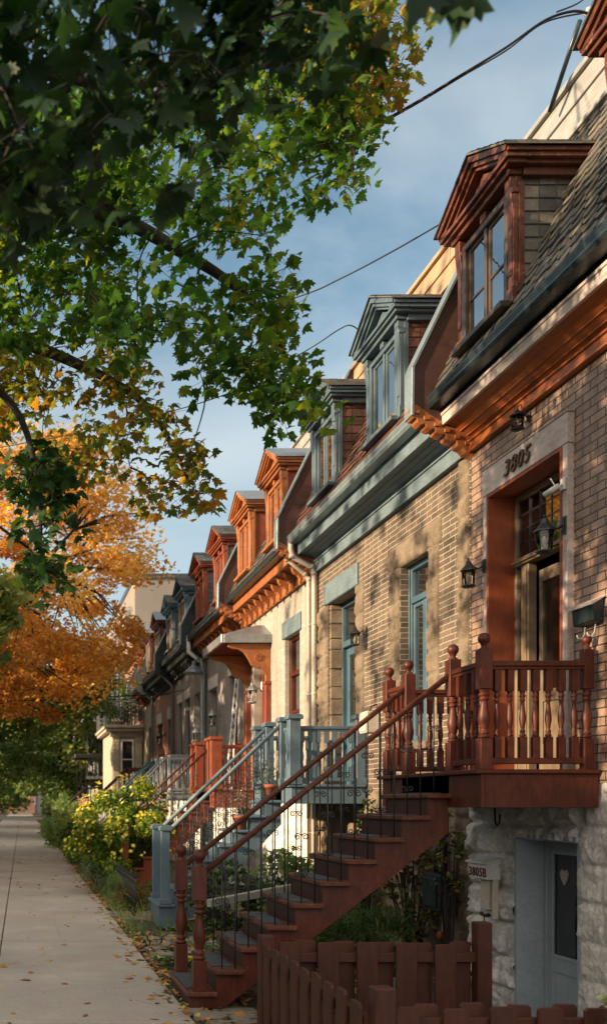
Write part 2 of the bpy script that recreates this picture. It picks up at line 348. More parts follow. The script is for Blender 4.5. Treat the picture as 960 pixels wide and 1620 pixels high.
def ellip(n, c, r, shell=.0):
    v = NP.normal(size=(n, 3)); v /= np.linalg.norm(v, axis=1)[:, None]
    q = NP.random(n)**(1/3); q = shell+(1-shell)*q
    return np.array(c)+v*q[:, None]*np.array(r)
def tree(name, base, crown_c, crown_r, nclump, nleaf, lsize, leafmat, label, trunk_r=.22, tmpl=(STAR_V, STAR_F), clump=.55, group='street trees along the sidewalk', trunk=True, shell=.35):
    t = thing(name, base, label, 'tree', group)
    b = Vector(base); cc = Vector(crown_c)
    tops = ellip(nclump, crown_c, crown_r, shell)
    fork = b+Vector((0, 0, (cc.z-crown_r[2])*.92+.2-b.z)); fork = Vector((b.x*.8+cc.x*.2, b.y*.8+cc.y*.2, max(fork.z, 2.4)))
    tr = MB(); tr.tube([b-Vector((0, 0, .1)), b+Vector((0, 0, .25)), b.lerp(fork, .5)+Vector((.05, .03, 0)), fork], [trunk_r*1.5, trunk_r*1.1, trunk_r, trunk_r*.85], 12)
    tr.build('trunk', 'bark', t)
    lb = MB(); mains = []
    for k in range(7):
        a = 2*PI*k/7+RN.random()
        e = cc+Vector((math.cos(a)*crown_r[0]*.55, math.sin(a)*crown_r[1]*.55, RN.uniform(-.25, .55)*crown_r[2]))
        pts = [fork+(e-fork)*s+Vector((RN.uniform(-.15, .15), RN.uniform(-.15, .15), .5*math.sin(s*PI)))*(1 if 0 < s < 1 else 0) for s in (0, .25, .5, .75, 1)]
        lb.tube(pts, [trunk_r*.55*(1-.75*s) for s in (0, .25, .5, .75, 1)], 7); mains += pts[1:]
    for c in tops:
        c = Vector(c); m = min(mains, key=lambda p: (p-c).length)
        mid = m.lerp(c, .5)+Vector((RN.uniform(-.2, .2), RN.uniform(-.2, .2), .15))
        lb.tube([m, mid, c], [.035, .022, .01], 4, cap=False)
    lb.build('limbs', 'bark', t)
    per = nleaf//nclump; ps = []
    for c in tops:
        k = int(per*RN.uniform(.5, 1.5)); rr = clump*RN.uniform(.6, 1.35)
        ps.append(ellip(k, c, (rr, rr, rr*.6)))
    leaves('crown', leafmat, np.concatenate(ps), lsize, tmpl, t, droop=.6, up=.7)
    return t

# ------------------------------------------------------------------ house helpers
XW = 4.66
SX, SZ, SL = 1.03, 2.15, 2.384
def slope_pt(s, out=0.0): return (4.25+SX*s-.902*out, 6.03+SZ*s+.432*out)
def wall_quads(mb, y0, y1, z0, z1, ops, depth=.22, x=XW):
    ys = sorted({y0, y1}|{v for o in ops for v in o[:2]}); zs = sorted({z0, z1}|{v for o in ops for v in o[2:4]})
    ys = [v for v in ys if y0 <= v <= y1]; zs = [v for v in zs if z0 <= v <= z1]
    for a, b in zip(ys, ys[1:]):
        for c, d in zip(zs, zs[1:]):
            my, mz = (a+b)/2, (c+d)/2
            if any(o[0] < my < o[1] and o[2] < mz < o[3] for o in ops): continue
            mb.add([(x, a, c), (x, b, c), (x, b, d), (x, a, d)], [(0, 1, 2, 3)])
    for o in ops:
        a, b, c, d = o[:4]; X = x+depth
        if c < z0-.01 or d > z1+.01: continue
        mb.add([(x, b, c), (X, b, c), (X, b, d), (x, b, d)], [(0, 1, 2, 3)])
        mb.add([(x, a, c), (X, a, c), (X, a, d), (x, a, d)], [(0, 1, 2, 3)])
        mb.add([(x, a, d), (X, a, d), (X, b, d), (x, b, d)], [(0, 1, 2, 3)])
        mb.add([(x, a, c), (X, a, c), (X, b, c), (x, b, c)], [(0, 1, 2, 3)])
def stone_face(ya, yb, za, zb, holes=(), x=XW, amp=.05, step=.03, ch=.30, bl=(.35, .75), seed=1, gap=.03):
    """rock-faced block wall as a relief grid facing -X"""
    r = random.Random(seed); ny = max(2, int((yb-ya)/step)); nz = max(2, int((zb-za)/step))
    rows = []; z = za
    while z < zb-.02:
        h = ch*r.uniform(.8, 1.15); y = ya-r.uniform(0, .3); cuts = [y]
        while y < yb: y += r.uniform(*bl); cuts.append(y)
        rows.append((z, z+h, cuts, [r.uniform(.35, 1) for _ in cuts])); z += h
    V = []; idx = {}; F = []
    for j in range(nz+1):
        z = za+(zb-za)*j/nz
        row = next((q for q in rows if q[0] <= z <= q[1]), rows[-1])
        for i in range(ny+1):
            y = ya+(yb-ya)*i/ny
            k = max(q for q in range(len(row[2])) if row[2][q] <= y) if y >= row[2][0] else 0
            ye = row[2][k+1] if k+1 < len(row[2]) else y+1
            wob = .012*noise.noise(Vector((y*9, z*9, seed)))
            d = min(y-row[2][k], ye-y, z-row[0], row[1]-z)+wob
            e = max(0, min(1, (d-gap*.3)/.035))**.7
            n = .45+.8*noise.noise(Vector((y*5.5, z*5.5, seed+3)))+.75*(.35-abs(noise.noise(Vector((y*11, z*11, 7)))))+.3*noise.noise(Vector((y*30, z*30, 9)))
            V.append((x-e*amp*(.4 if (amp > .06 and y < 7.98) else 1)*(row[3][k]*.5+max(0, n)*.75), y, z))
    for j in range(nz):
        for i in range(ny):
            my = ya+(yb-ya)*(i+.5)/ny; mz = za+(zb-za)*(j+.5)/nz
            if any(h[0]-.0 < my < h[1] and h[2] < mz < h[3] for h in holes): continue
            a = j*(ny+1)+i; F.append((a, a+ny+1, a+ny+2, a+1))
    return V, F
def shingles(h, y0, y1, mat, dorm, hw=.54, row=.125, wid=.17, pointed=True, seed=0):
    r = random.Random(seed); mb = MB()
    (xa, za), (xb, zb) = slope_pt(0, -.02), slope_pt(1, -.02)
    n = int(SL/row)
    for i in range(n):
        s0 = i*row/SL; off = (i % 2)*.5*wid; y = y0-off
        while y < y1:
            ya, yb = max(y0, y+.004), min(y1, y+wid-.004); yc = y+wid/2; y += wid
            z0 = 6.03+SZ*s0
            if yb-ya < .03 or any(abs(yc-d) < hw-.02 and z0 < 7.45-.02 and z0 > 6.12 for d in dorm): continue
            lift = .016+r.uniform(0, .014); tw = r.uniform(-.004, .004); sl = r.uniform(-.012, .012)/SL
            s1 = s0+row*1.5/SL
            def q(yy, s, o): X, Z = slope_pt(s, o); return (X, yy, Z)
            cut = (yb-ya)*.27 if pointed else .003; dn = .42*row/SL if pointed else .001
            vs = [q(ya, s0+sl+dn, lift+tw), q(ya+cut, s0+sl, lift+.003), q(yb-cut, s0+sl, lift+.003), q(yb, s0+sl+dn, lift-tw), q(yb, s1, .002), q(ya, s1, .002)]
            bs = [q(ya, s0+sl+dn, -.004), q(ya+cut, s0+sl, -.004), q(yb-cut, s0+sl, -.004), q(yb, s0+sl+dn, -.004)]
            mb.add(vs+bs, [(0, 1, 2, 3, 4, 5), (0, 6, 7, 1), (1, 7, 8, 2), (2, 8, 9, 3)])
    mb.add([(xa, y0, za), (xa, y1, za), (xb, y1, zb), (xb, y0, zb)], [(0, 1, 2, 3)])
    return mb.build('roof_slope', mat, h)
def dormer(h, yc, trim, cheek, roofm, hw=.54, wframe=None, detail=True, lattice=False, glazing='curtain', hrail=.45, top=7.31):
    wframe = wframe or trim
    XF = 4.36; o3 = ORG[h.name]
    zb = 6.2; cheeks = []                                  # cheeks: the two side walls
    for s in (-1, 1):
        mb = MB(); cheeks.append(mb)
        y = yc+s*(hw-.05)
        def xs(z): return 4.25+SX*(z-6.03)/SZ
        mb.prism([(XF, zb-.05), (xs(zb)-.0, zb-.05), (xs(7.38)+.06, 7.38), (XF, 7.38)], 'y', y-.03, y+.03)
    if detail and cheek in ('slate', 'asphaltshingle', 'brownshingle'):  # shingle courses on the cheeks
        for s, mb in zip((-1, 1), cheeks):
            y = yc+s*(hw-.02)
            z = 6.2
            while z < 7.28:
                x = XF+.03
                xe = 4.25+SX*(z+.1-6.03)/SZ
                while x < xe:
                    x1 = min(x+.15, xe+.03)
                    mb.add([(x+.003, y+s*.012, z), (x1, y+s*.012, z), (x1, y, z+.13), (x+.003, y, z+.13)], [(0, 1, 2, 3)])
                    x += .155
                z += .115
    # face board with opening
    w0, w1 = yc-hw+.14, yc+hw-.14
    zt = 7.20
    f = MB(); f.box(XF, XF+.05, yc-hw, w0, zb, 7.33); f.box(XF, XF+.05, w1, yc+hw, zb, 7.33); f.box(XF, XF+.05, w0, w1, zt, 7.33); f.box(XF, XF+.05, w0, w1, zb, 6.28)
    d = f.build('dormer', trim, h, .003)
    for mb in cheeks: mb.build('side_wall', cheek, d)
    for s in (-1, 1):                                      # pilasters with a small moulded console on top and foot
        y = yc+s*(hw-.055)
        p = MB(); p.box(XF-.045, XF-.002, y-.05, y+.05, zb+.02, 7.18); p.box(XF-.06, XF, y-.06, y+.06, zb, zb+.14)
        p.box(XF-.065, XF, y-.06, y+.06, 7.16, 7.20); p.prism([(XF-.075, 7.20), (XF-.06, 7.08), (XF-.048, 6.98), (XF-.048, 7.16), (XF, 7.20), (XF, 7.308), (XF-.075, 7.308)], 'y', y-.05, y+.05)
        p.box(XF-.055, XF, y-.028, y+.028, 6.45, 6.98)
        p.build('pilaster', trim, d, .004)
    w = MB(); fx = XF-.05                                  # projecting window frame
    w.box(fx, XF+.045, w0-.03, w0+.03, 6.24, zt+.03); w.box(fx, XF+.045, w1-.03, w1+.03, 6.24, zt+.03)
    w.box(fx, XF+.045, w0+.03, w1-.03, zt-.03, zt+.03); w.box(fx, XF+.045, w0+.03, w1-.03, 6.24, 6.31)
    w.build('window_frame', wframe, d, .004)
    sa = MB(); sx = XF-.015; cy = (w0+w1)/2
    sa.box(sx-.02, sx+.03, cy-.022, cy+.022, 6.31, zt-.03)
    for a, b in ((w0+.03, cy-.022), (cy+.022, w1-.03)):
        sa.box(sx, sx+.03, a, a+.028, 6.31, zt-.03); sa.box(sx, sx+.03, b-.028, b, 6.31, zt-.03)
        sa.box(sx, sx+.03, a+.028, b-.028, 6.31, 6.345); sa.box(sx, sx+.03, a+.028, b-.028, zt-.065, zt-.03)
        if hrail: zr = 6.31+(zt-6.31)*hrail; sa.box(sx, sx+.03, a+.028, b-.028, zr-.012, zr+.012)
    sa.build('sash', wframe, d, .003)
    g = MB(); g.box(sx+.012, sx+.018, w0+.03, w1-.03, 6.31, zt-.03); g.build('pane', 'glass', d)
    if glazing:
        c = MB(); n = 26; vs = []
        for i in range(n+1):
            yy = w0-.02+(w1-w0+.04)*i/n; xx = sx+.06+.010*math.sin(i*1.7)+.008*math.sin(i*.9+yc)
            vs += [(xx, yy, 6.25), (xx+.004, yy, 7.26)]
        c.add(vs, [(2*i, 2*i+2, 2*i+3, 2*i+1) for i in range(n)], True); c.build('curtain', glazing, d)
    s_ = MB(); s_.box(XF-.14, XF+.03, w0-.09, w1+.09, 6.185, 6.24); s_.build('sill', wframe if wframe != 'black' else trim, d, .006)
    # entablature, pediment
    hp = hw+.125; x0 = 4.19
    e = MB(); zt0 = top
    e.box(XF-.10, XF+.02, yc-hw-.02, yc+hw+.02, zt0, zt0+.05)
    e.box(x0+.03, XF+.02, yc-hp+.03, yc+hp-.03, zt0+.052, zt0+.085); e.box(x0, XF+.02, yc-hp, yc+hp, zt0+.087, zt0+.125)
    if detail:
        e.box(XF-.06, XF, yc-.05, yc+.05, zt-.02+.05, zt0)
    e.build('cornice', trim, d, .004)
    zr0 = zt0+.125; rise = .34
    pd = MB()
    for s in (-1, 1):                                      # raking mouldings
        for (t0, t1, xx) in ((0, .05, x0-.02), (.05, .09, x0+.01), (.09, .12, x0+.045)):
            a = Vector((0, yc+s*(hp+.02), zr0+.055)); b = Vector((0, yc, zr0+rise+.06))
            nn = Vector((0, -s*(b.z-a.z), s*(b.y-a.y)))*(-1 if s > 0 else -1); nn = Vector((0, a.z-b.z if s < 0 else b.z-a.z, abs(b.y-a.y)))
            nn.normalize(); nn = Vector((0, -abs(nn.y)*(-1 if s > 0 else 1), nn.z))
            p0, p1 = a-nn*t0, b-Vector((0, 0, t0/nn.z)); q0, q1 = a-nn*t1, b-Vector((0, 0, t1/nn.z))
            pd.add([(xx, p0.y, p0.z), (xx, p1.y, p1.z), (xx, q1.y, q1.z), (xx, q0.y, q0.z), (XF+.02, p0.y, p0.z), (XF+.02, p1.y, p1.z), (XF+.02, q1.y, q1.z), (XF+.02, q0.y, q0.z)],
                   [(0, 1, 2, 3), (4, 7, 6, 5), (0, 4, 5, 1), (3, 2, 6, 7), (0, 3, 7, 4), (1, 5, 6, 2)])
    pd.prism([(yc-hp+.16, zr0+.002), (yc+hp-.16, zr0+.002), (yc, zr0+rise-.10)], 'x', XF-.05, XF+.01)
    pd.prism([(yc-.30, zr0+.02), (yc+.30, zr0+.02), (yc, zr0+.18)], 'x', XF-.065, XF-.051)
    pd.build('pediment', trim, d, .003)
    for s in (-1, 1):                                      # cornice along each cheek
        sd = MB()
        ya, yb = yc+s*(hw-.02), yc+s*hp
        xe = 4.25+SX*(zr0-6.03)/SZ+.03
        sd.box(XF+.022, xe-.06, ya, yc+s*(hw+.04), zt0-.02, zt0+.05); sd.box(XF+.022, xe-.02, ya, yc+s*(hp-.04), zt0+.052, zt0+.085); sd.box(x0+.0, xe, ya, yb+s*.02, zt0+.127, zt0+.163); sd.box(XF+.022, xe, ya, yb, zt0+.087, zt0+.125)
        sd.build('side_cornice', trim, d, .003)
    rf = MB()
    xr = 4.25+SX*(zr0+rise+.08-6.03)/SZ+.05; xe = 4.25+SX*(zr0+.05-6.03)/SZ+.05
    for s in (-1, 1):
        a = (x0-.04, yc+s*(hp+.045), zr0+.04); b = (xe, yc+s*(hp+.045), zr0+.04); c = (xr, yc, zr0+rise+.075); e_ = (x0-.04, yc, zr0+rise+.075)
        t = .018
        rf.add([a, b, c, e_]+[(p[0], p[1], p[2]+t) for p in (a, b, c, e_)], [(0, 1, 2, 3), (4, 7, 6, 5), (0, 4, 5, 1), (1, 5, 6, 2), (2, 6, 7, 3), (3, 7, 4, 0)])
        if roofm not in ('greymetal', 'gutter'):           # shingle courses
            for k in range(6):
                f0, f1 = k/6, (k+1.25)/6; ny = 9
                for i in range(ny):
                    u0, u1 = (i+.04)/ny, (i+.96)/ny
                    def q(u, f, l):
                        f = min(f, 1); L = [a[j]+(e_[j]-a[j])*f for j in range(3)]; Rr = [b[j]+(c[j]-b[j])*f for j in range(3)]
                        return (L[0]+(Rr[0]-L[0])*u, L[1], L[2]+t+l)
                    lf = .010+RN.uniform(0, .008)
                    rf.add([q(u0, f0, lf), q(u1, f0, lf), q(u1, f1, .002), q(u0, f1, .002), q(u0, f0, -.001), q(u1, f0, -.001)], [(0, 1, 2, 3), (0, 4, 5, 1)])
    rf.build('dormer_roof', roofm, d)
    if detail is True and trim in ('redwood', 'orange', 'redwood_worn', 'orangered', 'bluetrim'): pass
    return d
def window(h, ya, yb, za, zb, frame, depth=.16, transom=None, split=True, lintel=None, sill=None, name='window', curtain=None, x=XW):
    X = x+depth; w = MB(); t = .055
    w.box(X-.05, X+.02, ya, ya+t, za, zb); w.box(X-.05, X+.02, yb-t, yb, za, zb); w.box(X-.05, X+.02, ya+t, yb-t, zb-t, zb); w.box(X-.05, X+.02, ya+t, yb-t, za, za+t)
    w.box(X-.07, X-.05, ya, ya+.025, za, zb); w.box(X-.07, X-.05, yb-.025, yb, za, zb); w.box(X-.07, X-.05, ya+.025, yb-.025, zb-.03, zb)
    zt = zb-t
    if transom: w.box(X-.06, X+.02, ya+t, yb-t, transom-.045, transom+.03); zt = transom-.045
    if split:
        c = (ya+yb)/2; w.box(X-.04, X+.02, c-.04, c+.04, za+t, zt)
        for a, b in ((ya+t, c-.04), (c+.04, yb-t)):
            w.box(X-.03, X+.01, a, a+.04, za+t, zt); w.box(X-.03, X+.01, b-.04, b, za+t, zt); w.box(X-.03, X+.01, a+.04, b-.04, za+t, za+t+.05); w.box(X-.03, X+.01, a+.04, b-.04, zt-.05, zt)
    else:
        m_ = za+(zt-za)*.5; w.box(X-.035, X+.01, ya+t, yb-t, m_-.025, m_+.025)
    o = w.build(name, frame, h, .004)
    g = MB(); g.box(X-.006, X, ya+t, yb-t, za+t, zb-t); g.build('pane', 'glass', o)
    if curtain:
        c = MB(); n = 20; vs = []
        for s_, e_ in ((ya, ya+(yb-ya)*.3), (yb-(yb-ya)*.3, yb)):
            b0 = len(vs); vs = []
            for i in range(n+1):
                yy = s_+(e_-s_)*i/n; xx = X+.14+.02*math.sin(i*1.6)
                vs += [(xx, yy, za), (xx, yy, zb)]
            c.add(vs, [(2*i, 2*i+2, 2*i+3, 2*i+1) for i in range(n)], True)
        c.build('curtain', curtain, o)
    if lintel:
        l = MB(); l.box(x-.035, x+.10, ya-.10, yb+.10, zb+.002, zb+lintel[1]); l.build('lintel', lintel[0], o, .008)
    if sill:
        l = MB(); l.box(x-.07, x+depth-.05, ya-.07, yb+.07, za-.09, za-.002); l.build('sill', sill, o, .01)
    return o
def simple_door(h, ya, yb, za, zb, mat, depth=.22, lintel=None, ztr=None, split=True):
    X = XW+depth; w = MB(); t = .07
    w.box(X-.05, X+.04, ya, ya+t, za, zb); w.box(X-.05, X+.04, yb-t, yb, za, zb); w.box(X-.05, X+.04, ya+t, yb-t, zb-t, zb)
    ztr = ztr or za+2.05
    w.box(X-.06, X+.04, ya+t, yb-t, ztr, ztr+.09)
    o = w.build('door_frame', mat, h, .004)
    MB().box(X, X+.006, ya+t, yb-t, ztr+.09, zb-t).build('transom_pane', 'glass', o)
    lf = MB(); a, b = ya+t+.005, yb-t-.005; X2 = X+.01; zl = ztr-.005
    lf.box(X2, X2+.045, a, a+.11, za, zl); lf.box(X2, X2+.045, b-.11, b, za, zl); lf.box(X2, X2+.045, a+.11, b-.11, zl-.12, zl); lf.box(X2, X2+.045, a+.11, b-.11, za, za+.22); lf.box(X2, X2+.045, a+.11, b-.11, za+.82, za+.95)
    lf.box(X2+.012, X2+.035, a+.11, b-.11, za+.22, za+.82); lf.box(X2+.002, X2+.02, a+.2, b-.2, za+.3, za+.74)
    d = lf.build('door_leaf', mat, h, .004)
    MB().box(X2+.018, X2+.024, a+.11, b-.11, za+.95, zl-.12).build('pane', 'glass', d)
    MB().tube([(X2-.06, a+.055, za+1.0), (X2, a+.055, za+1.0)], .012).lathe(X2-.07, a+.055, [(.01, -.02), (.028, 0), (.01, .02)], 8, za+1.0).build('handle', 'brass', d)
    if lintel:
        MB().box(XW-.04, XW+.12, ya-.12, yb+.12, zb+.002, zb+lintel[1]).build('lintel', lintel[0], h, .01)
    return o
BR = [(0, 0), (0, -.42), (-.05, -.44), (-.07, -.38), (-.06, -.30), (-.10, -.24), (-.17, -.22), (-.21, -.16), (-.22, -.10), (-.27, -.08), (-.30, -.03), (-.30, 0)]
def cornice(h, y0, y1, style, trim, gut, brk=None, seed=0):
    e = .003; a, b = y0+e, y1-e
    m = MB(); FT = 5.53 if style == 'red' else 5.60
    m.box(4.605, XW+.02, a, b, 5.41, FT); m.box(4.59, 4.605, a, b, 5.405, 5.425); m.box(4.585, 4.605, a, b, FT-.025, FT-.002)
    m.build('frieze_board', 'soffitorange' if style == 'red' else trim, h, .003)
    m = MB()
    m.prism([(4.36, 5.705), (XW, FT+.012), (XW, FT+.037), (4.36, 5.73)], 'y', a, b)
    nb = 4
    for k in range(1, nb):
        x = 4.36+.3*k/nb; z = 5.705-(5.705-FT-.012)*k/nb
        m.box(x-.004, x+.004, a, b, z-.006, z+.004)
    m.build('soffit', 'soffitorange' if style == 'red' else trim, h)
    ft = 5.81 if style == 'red' else 5.86
    m = MB(); m.box(4.325, 4.36, a, b, 5.685, ft); m.box(4.312, 4.325, a, b, ft-.03, ft); m.build('fascia', trim if style != 'red' else 'surround', h, .003)
    m = MB(); m.box(4.345, 4.37, a, b, ft+.002, 6.06); m.build('upper_fascia', gut, h)  # gutter colour stands in for the shadowed gap under the gutter
    m = MB(); G = -.11
    m.prism([(x, z+G) for x, z in [(4.165, 6.07), (4.165, 6.085), (4.18, 6.085), (4.18, 6.06), (4.195, 5.985), (4.29, 5.975), (4.29, 6.12), (4.303, 6.12), (4.303, 5.96), (4.19, 5.965), (4.17, 6.0), (4.178, 6.03)]], 'y', a, b)
    m.build('gutter', gut, h)
    if brk:
        y = y0+.18
        while y < y1-.1:
            p = MB(); p.prism([(4.60+u*.80, 5.70+v*.78+u*-.12) for u, v in BR], 'y', y-.04, y+.04)
            p.build('bracket', trim, h, .006); y += brk
def fin(h, y, mat, cap, console=True, t=.14):
    prof = [(4.03, 5.80), (4.04, 6.27), (4.56, 7.35), (5.18, 8.60), (5.42, 8.60), (5.42, 5.45), (4.66, 5.45), (4.40, 5.62), (4.2, 5.74)]
    f = MB(); f.prism(prof, 'y', y-t/2, y+t/2); o = f.build('party_wall', mat, h, .004)
    c = MB()
    pts = [(4.015, 5.78), (4.022, 6.28), (4.545, 7.36), (5.165, 8.62)]
    for (a, b) in zip(pts, pts[1:]): c.beam((a[0], y, a[1]), (b[0], y, b[1]), t+.05, .028, up=(-1, 0, .5))
    c.build('coping', cap, o, .003)
    if console:
        k = MB(); k.prism([(4.0, 5.86), (4.005, 5.79), (4.03, 5.755), (4.06, 5.76), (4.075, 5.72), (4.11, 5.69), (4.15, 5.70), (4.165, 5.665), (4.21, 5.64), (4.25, 5.65), (4.265, 5.61), (4.32, 5.585), (4.36, 5.59), (4.375, 5.545), (4.43, 5.52), (4.47, 5.525), (4.485, 5.475), (4.54, 5.45), (4.575, 5.41), (4.625, 5.39), (4.665, 5.36), (4.665, 5.60), (4.40, 5.68), (4.2, 5.80), (4.06, 5.90)], 'y', y-t/2-.004, y+t/2+.004)
        for q in range(6): kx = 4.03+.105*q; k.box(kx, kx+.06, y-t/2-.018, y-t/2-.0045, 5.80-.065*q, 5.84-.065*q)
        k.build('console', 'orange' if mat in ('fin_brown',) else mat, o, .005)
    return o
M['fin_brown'] = paint('brown_sheathing', (.075, .035, .028), .5, .3, grain=(.3, 1, 1))
def top_band(h, y0, y1, mat, tiltx=.0):
    a, b = y0+.003, y1-.003
    m = MB(); m.box(5.235, 5.40, a, b, 8.13, 8.40); m.box(5.215, 5.40, a, b, 8.405, 8.60); m.box(5.17, 5.45, a, b, 8.605, 8.66); m.box(5.19, 5.235, a, b, 8.11, 8.15)
    n = max(1, int((b-a)/2.4))
    for k in range(1, n+1): y = a+(b-a)*k/(n+1); m.box(5.205, 5.215, y-.012, y+.012, 8.42, 8.60)
    m.build('parapet', mat, h, .004)
def house(name, label, y0, y1, wallm, basem, trim, gut, slopem, band, dorm, dtrim, cheek, droof, ops, style='', brk=None, wdet=True, zb=1.95, wframe=None, group='attached brick row houses', finm='fin_brown', fincap='guttergrey', stonestep=.04, depth=.22, hrail=.45, glazing='curtain', stoneamp=.05, holes=(), pointed=False, coverw=None):
    h = thing(name, (XW, (y0+y1)/2, 0), label, 'house', group)
    w = MB(); a, b = y0+.004, y1-.004
    wall_quads(w, a, b, zb, 5.62, ops, depth)
    w.add([(XW, a, zb), (12, a, zb), (12, a, 8.13), (5.3, a, 8.13), (4.3, a, 6.0), (4.36, a, 5.64), (XW, a, 5.62)], [tuple(range(7))])
    w.add([(XW, b, zb), (12, b, zb), (12, b, 8.13), (5.3, b, 8.13), (4.3, b, 6.0), (4.36, b, 5.64), (XW, b, 5.62)], [tuple(range(7))])
    w.add([(12, a, -.5), (12, b, -.5), (12, b, 8.13), (12, a, 8.13)], [(0, 1, 2, 3)])
    me = w.build('wall', wallm, h)
    rm = MB(); rm.box(XW+.56, XW+.58, a+.05, b-.05, 1.9, 5.6).box(XW+.26, XW+.56, a+.05, b-.05, 1.9, 1.95); rm.build('dark_room_backing', 'room', h)  # near-black sheet added so rooms behind the panes read unlit
    V, F = stone_face(a, b, -.5, zb, holes, XW+.02, stoneamp, stonestep, seed=int(y0*7))
    npmesh('basement_wall', V, F, basem, h, smooth=stonestep > .02)
    MB().box(5.3, 12, a, b, 8.10, 8.14).build('flat_roof', 'gutter', h)
    shingles(h, a, b, slopem, dorm, pointed=pointed, seed=int(y0*3))
    top_band(h, y0, y1, band)
    cornice(h, y0, y1, style, trim, gut, brk)
    for yc in dorm: dormer(h, yc, dtrim, cheek, droof, wframe=wframe, hrail=hrail, glazing=glazing)
    fin(h, y1, finm, fincap)
    return h

# ------------------------------------------------------------------ house 1 (red trim, number 3805)
D = (8.10, 9.42, 2.06, 4.84)
h1 = house('brick_house', 'nearest row house, with red trim, slate mansard and number 3805 over the door', 4.5, 9.86,
    'redbrick3805', 'stone', 'orange', 'gutter', 'slate', 'creampanel', [8.88, 6.46], 'redwood_worn', 'slate', 'slate', [D], style='red', wframe='blackdoor',
    holes=[(7.96, 8.89, -.6, 1.46)], stonestep=.018, stoneamp=.08, pointed=True, hrail=.40)
# doorway
m = MB(); m.box(4.60, 4.92, 9.385, 9.418, 2.06, 4.84); m.box(4.60, 4.92, 8.102, 8.135, 2.06, 4.84); m.box(4.60, 4.92, 8.135, 9.385, 4.805, 4.838); m.build('door_lining', 'liningred', h1, .003)
m = MB(); m.box(4.605, 4.668, 9.42, 9.49, 2.06, 4.84); m.box(4.605, 4.668, 8.03, 8.10, 2.06, 4.84); m.box(4.60, 4.668, 8.02, 9.50, 4.842, 5.10); m.box(4.592, 4.668, 8.01, 9.51, 5.102, 5.115)
ds = m.build('door_surround', 'surround', h1, .004)
m = MB(); X = 4.86
m.box(X, X+.08, 9.12, 9.26, 2.06, 4.11); m.box(X-.012, X, 9.15, 9.23, 2.1, 4.08); m.box(X, X+.08, 8.14, 8.28, 2.06, 4.11); m.box(X, X+.08, 9.34, 9.384, 2.06, 4.80)
m.box(X-.03, X+.08, 8.14, 9.34, 4.10, 4.17); m.box(X-.05, X-.03, 8.14, 9.34, 4.12, 4.15); m.box(X, X+.06, 8.14, 9.34, 4.745, 4.80); m.box(X, X+.06, 8.14, 8.19, 4.17, 4.745)
m.box(X+.01, X+.05, 9.26, 9.34, 2.06, 2.7)
df = m.build('door_frame', 'woodframe', h1, .004)
m = MB()
for k in range(1, 6): y = 8.19+(9.34-8.19)*k/6; m.box(X+.022, X+.042, y-.006, y+.006, 4.17, 4.745)
for k in range(1, 4): z = 4.17+.575*k/4; m.box(X+.024, X+.040, 8.19, 9.34, z-.006, z+.006)
m.build('leading', 'black', df)
MB().box(X+.028, X+.034, 8.19, 9.34, 4.17, 4.745).build('transom_pane', 'doorglass', df)
MB().box(X+.028, X+.034, 9.26, 9.34, 2.7, 4.10).build('sidelight_pane', 'doorglass', df)
c = MB(); n = 40; vs = []
for i in range(n+1): vs += [(X+.055+.008*math.sin(i*1.9), 8.15+1.2*i/n, 4.16), (X+.055+.008*math.sin(i*1.9), 8.15+1.2*i/n, 4.80)]
c.add(vs, [(2*i, 2*i+2, 2*i+3, 2*i+1) for i in range(n)], True); c.build('curtain', 'curtain', df)
m = MB(); X = 4.955
m.box(X, X+.05, 9.055, 9.11, 2.08, 4.02); m.box(X, X+.05, 8.29, 8.42, 2.08, 4.02); m.box(X, X+.05, 8.42, 9.055, 3.90, 4.02); m.box(X, X+.05, 8.42, 9.055, 2.08, 2.35); m.box(X, X+.05, 8.42, 9.055, 2.75, 2.86); m.box(X+.015, X+.035, 8.42, 9.055, 2.35, 2.75)
dl = m.build('door_leaf', 'woodframe', h1, .004)
MB().box(X+.02, X+.026, 8.42, 9.055, 2.86, 3.90).build('pane', 'doorglass', dl)
MB().tube([(X-.05, 8.36, 3.05), (X, 8.36, 3.05)], .01).lathe(X-.055, 8.36, [(.01, -.025), (.028, 0), (.01, .025)], 10, 3.05).build('handle', 'brass', dl)
c = MB(); n = 24; vs = []
for i in range(n+1): vs += [(X+.042+.008*math.sin(i*1.5), 8.42+.635*i/n, 2.86), (X+.042+.008*math.sin(i*1.5+.4), 8.42+.635*i/n, 3.90)]
c.add(vs, [(2*i, 2*i+2, 2*i+3, 2*i+1) for i in range(n)], True); c.build('curtain', 'curtain', dl)
def textmesh(s, size, ext, mat, loc, parent, name, shear=0.0, org=None):
    cu = bpy.data.curves.new('t', 'FONT'); cu.body = s; cu.size = size; cu.extrude = ext; cu.shear = shear; cu.align_x = 'CENTER'; cu.resolution_u = 3; cu.bevel_depth = .0015; cu.space_character = 1.12
    t = bpy.data.objects.new('t', cu); COL.objects.link(t); bpy.context.view_layer.update()
    me = bpy.data.meshes.new_from_object(t.evaluated_get(bpy.context.evaluated_depsgraph_get()))
    bpy.data.objects.remove(t)
    # face -X, reading direction: towards the camera (-Y)
    R_ = Matrix(((0, 0, -1), (-1, 0, 0), (0, 1, 0))).to_4x4()
    o3 = ORG[parent.name]
    me.transform(Matrix.Translation(Vector(loc)-o3) @ R_)
    me.materials.clear(); me.materials.append(M[mat]); me.name = name
    ob = bpy.data.objects.new(name, me); COL.objects.link(ob); ob.parent = parent; ORG[ob.name] = o3
    return ob
textmesh('3805', .215, .007, 'bronze', (4.590, 8.83, 4.895), h1, 'house_number', .25)
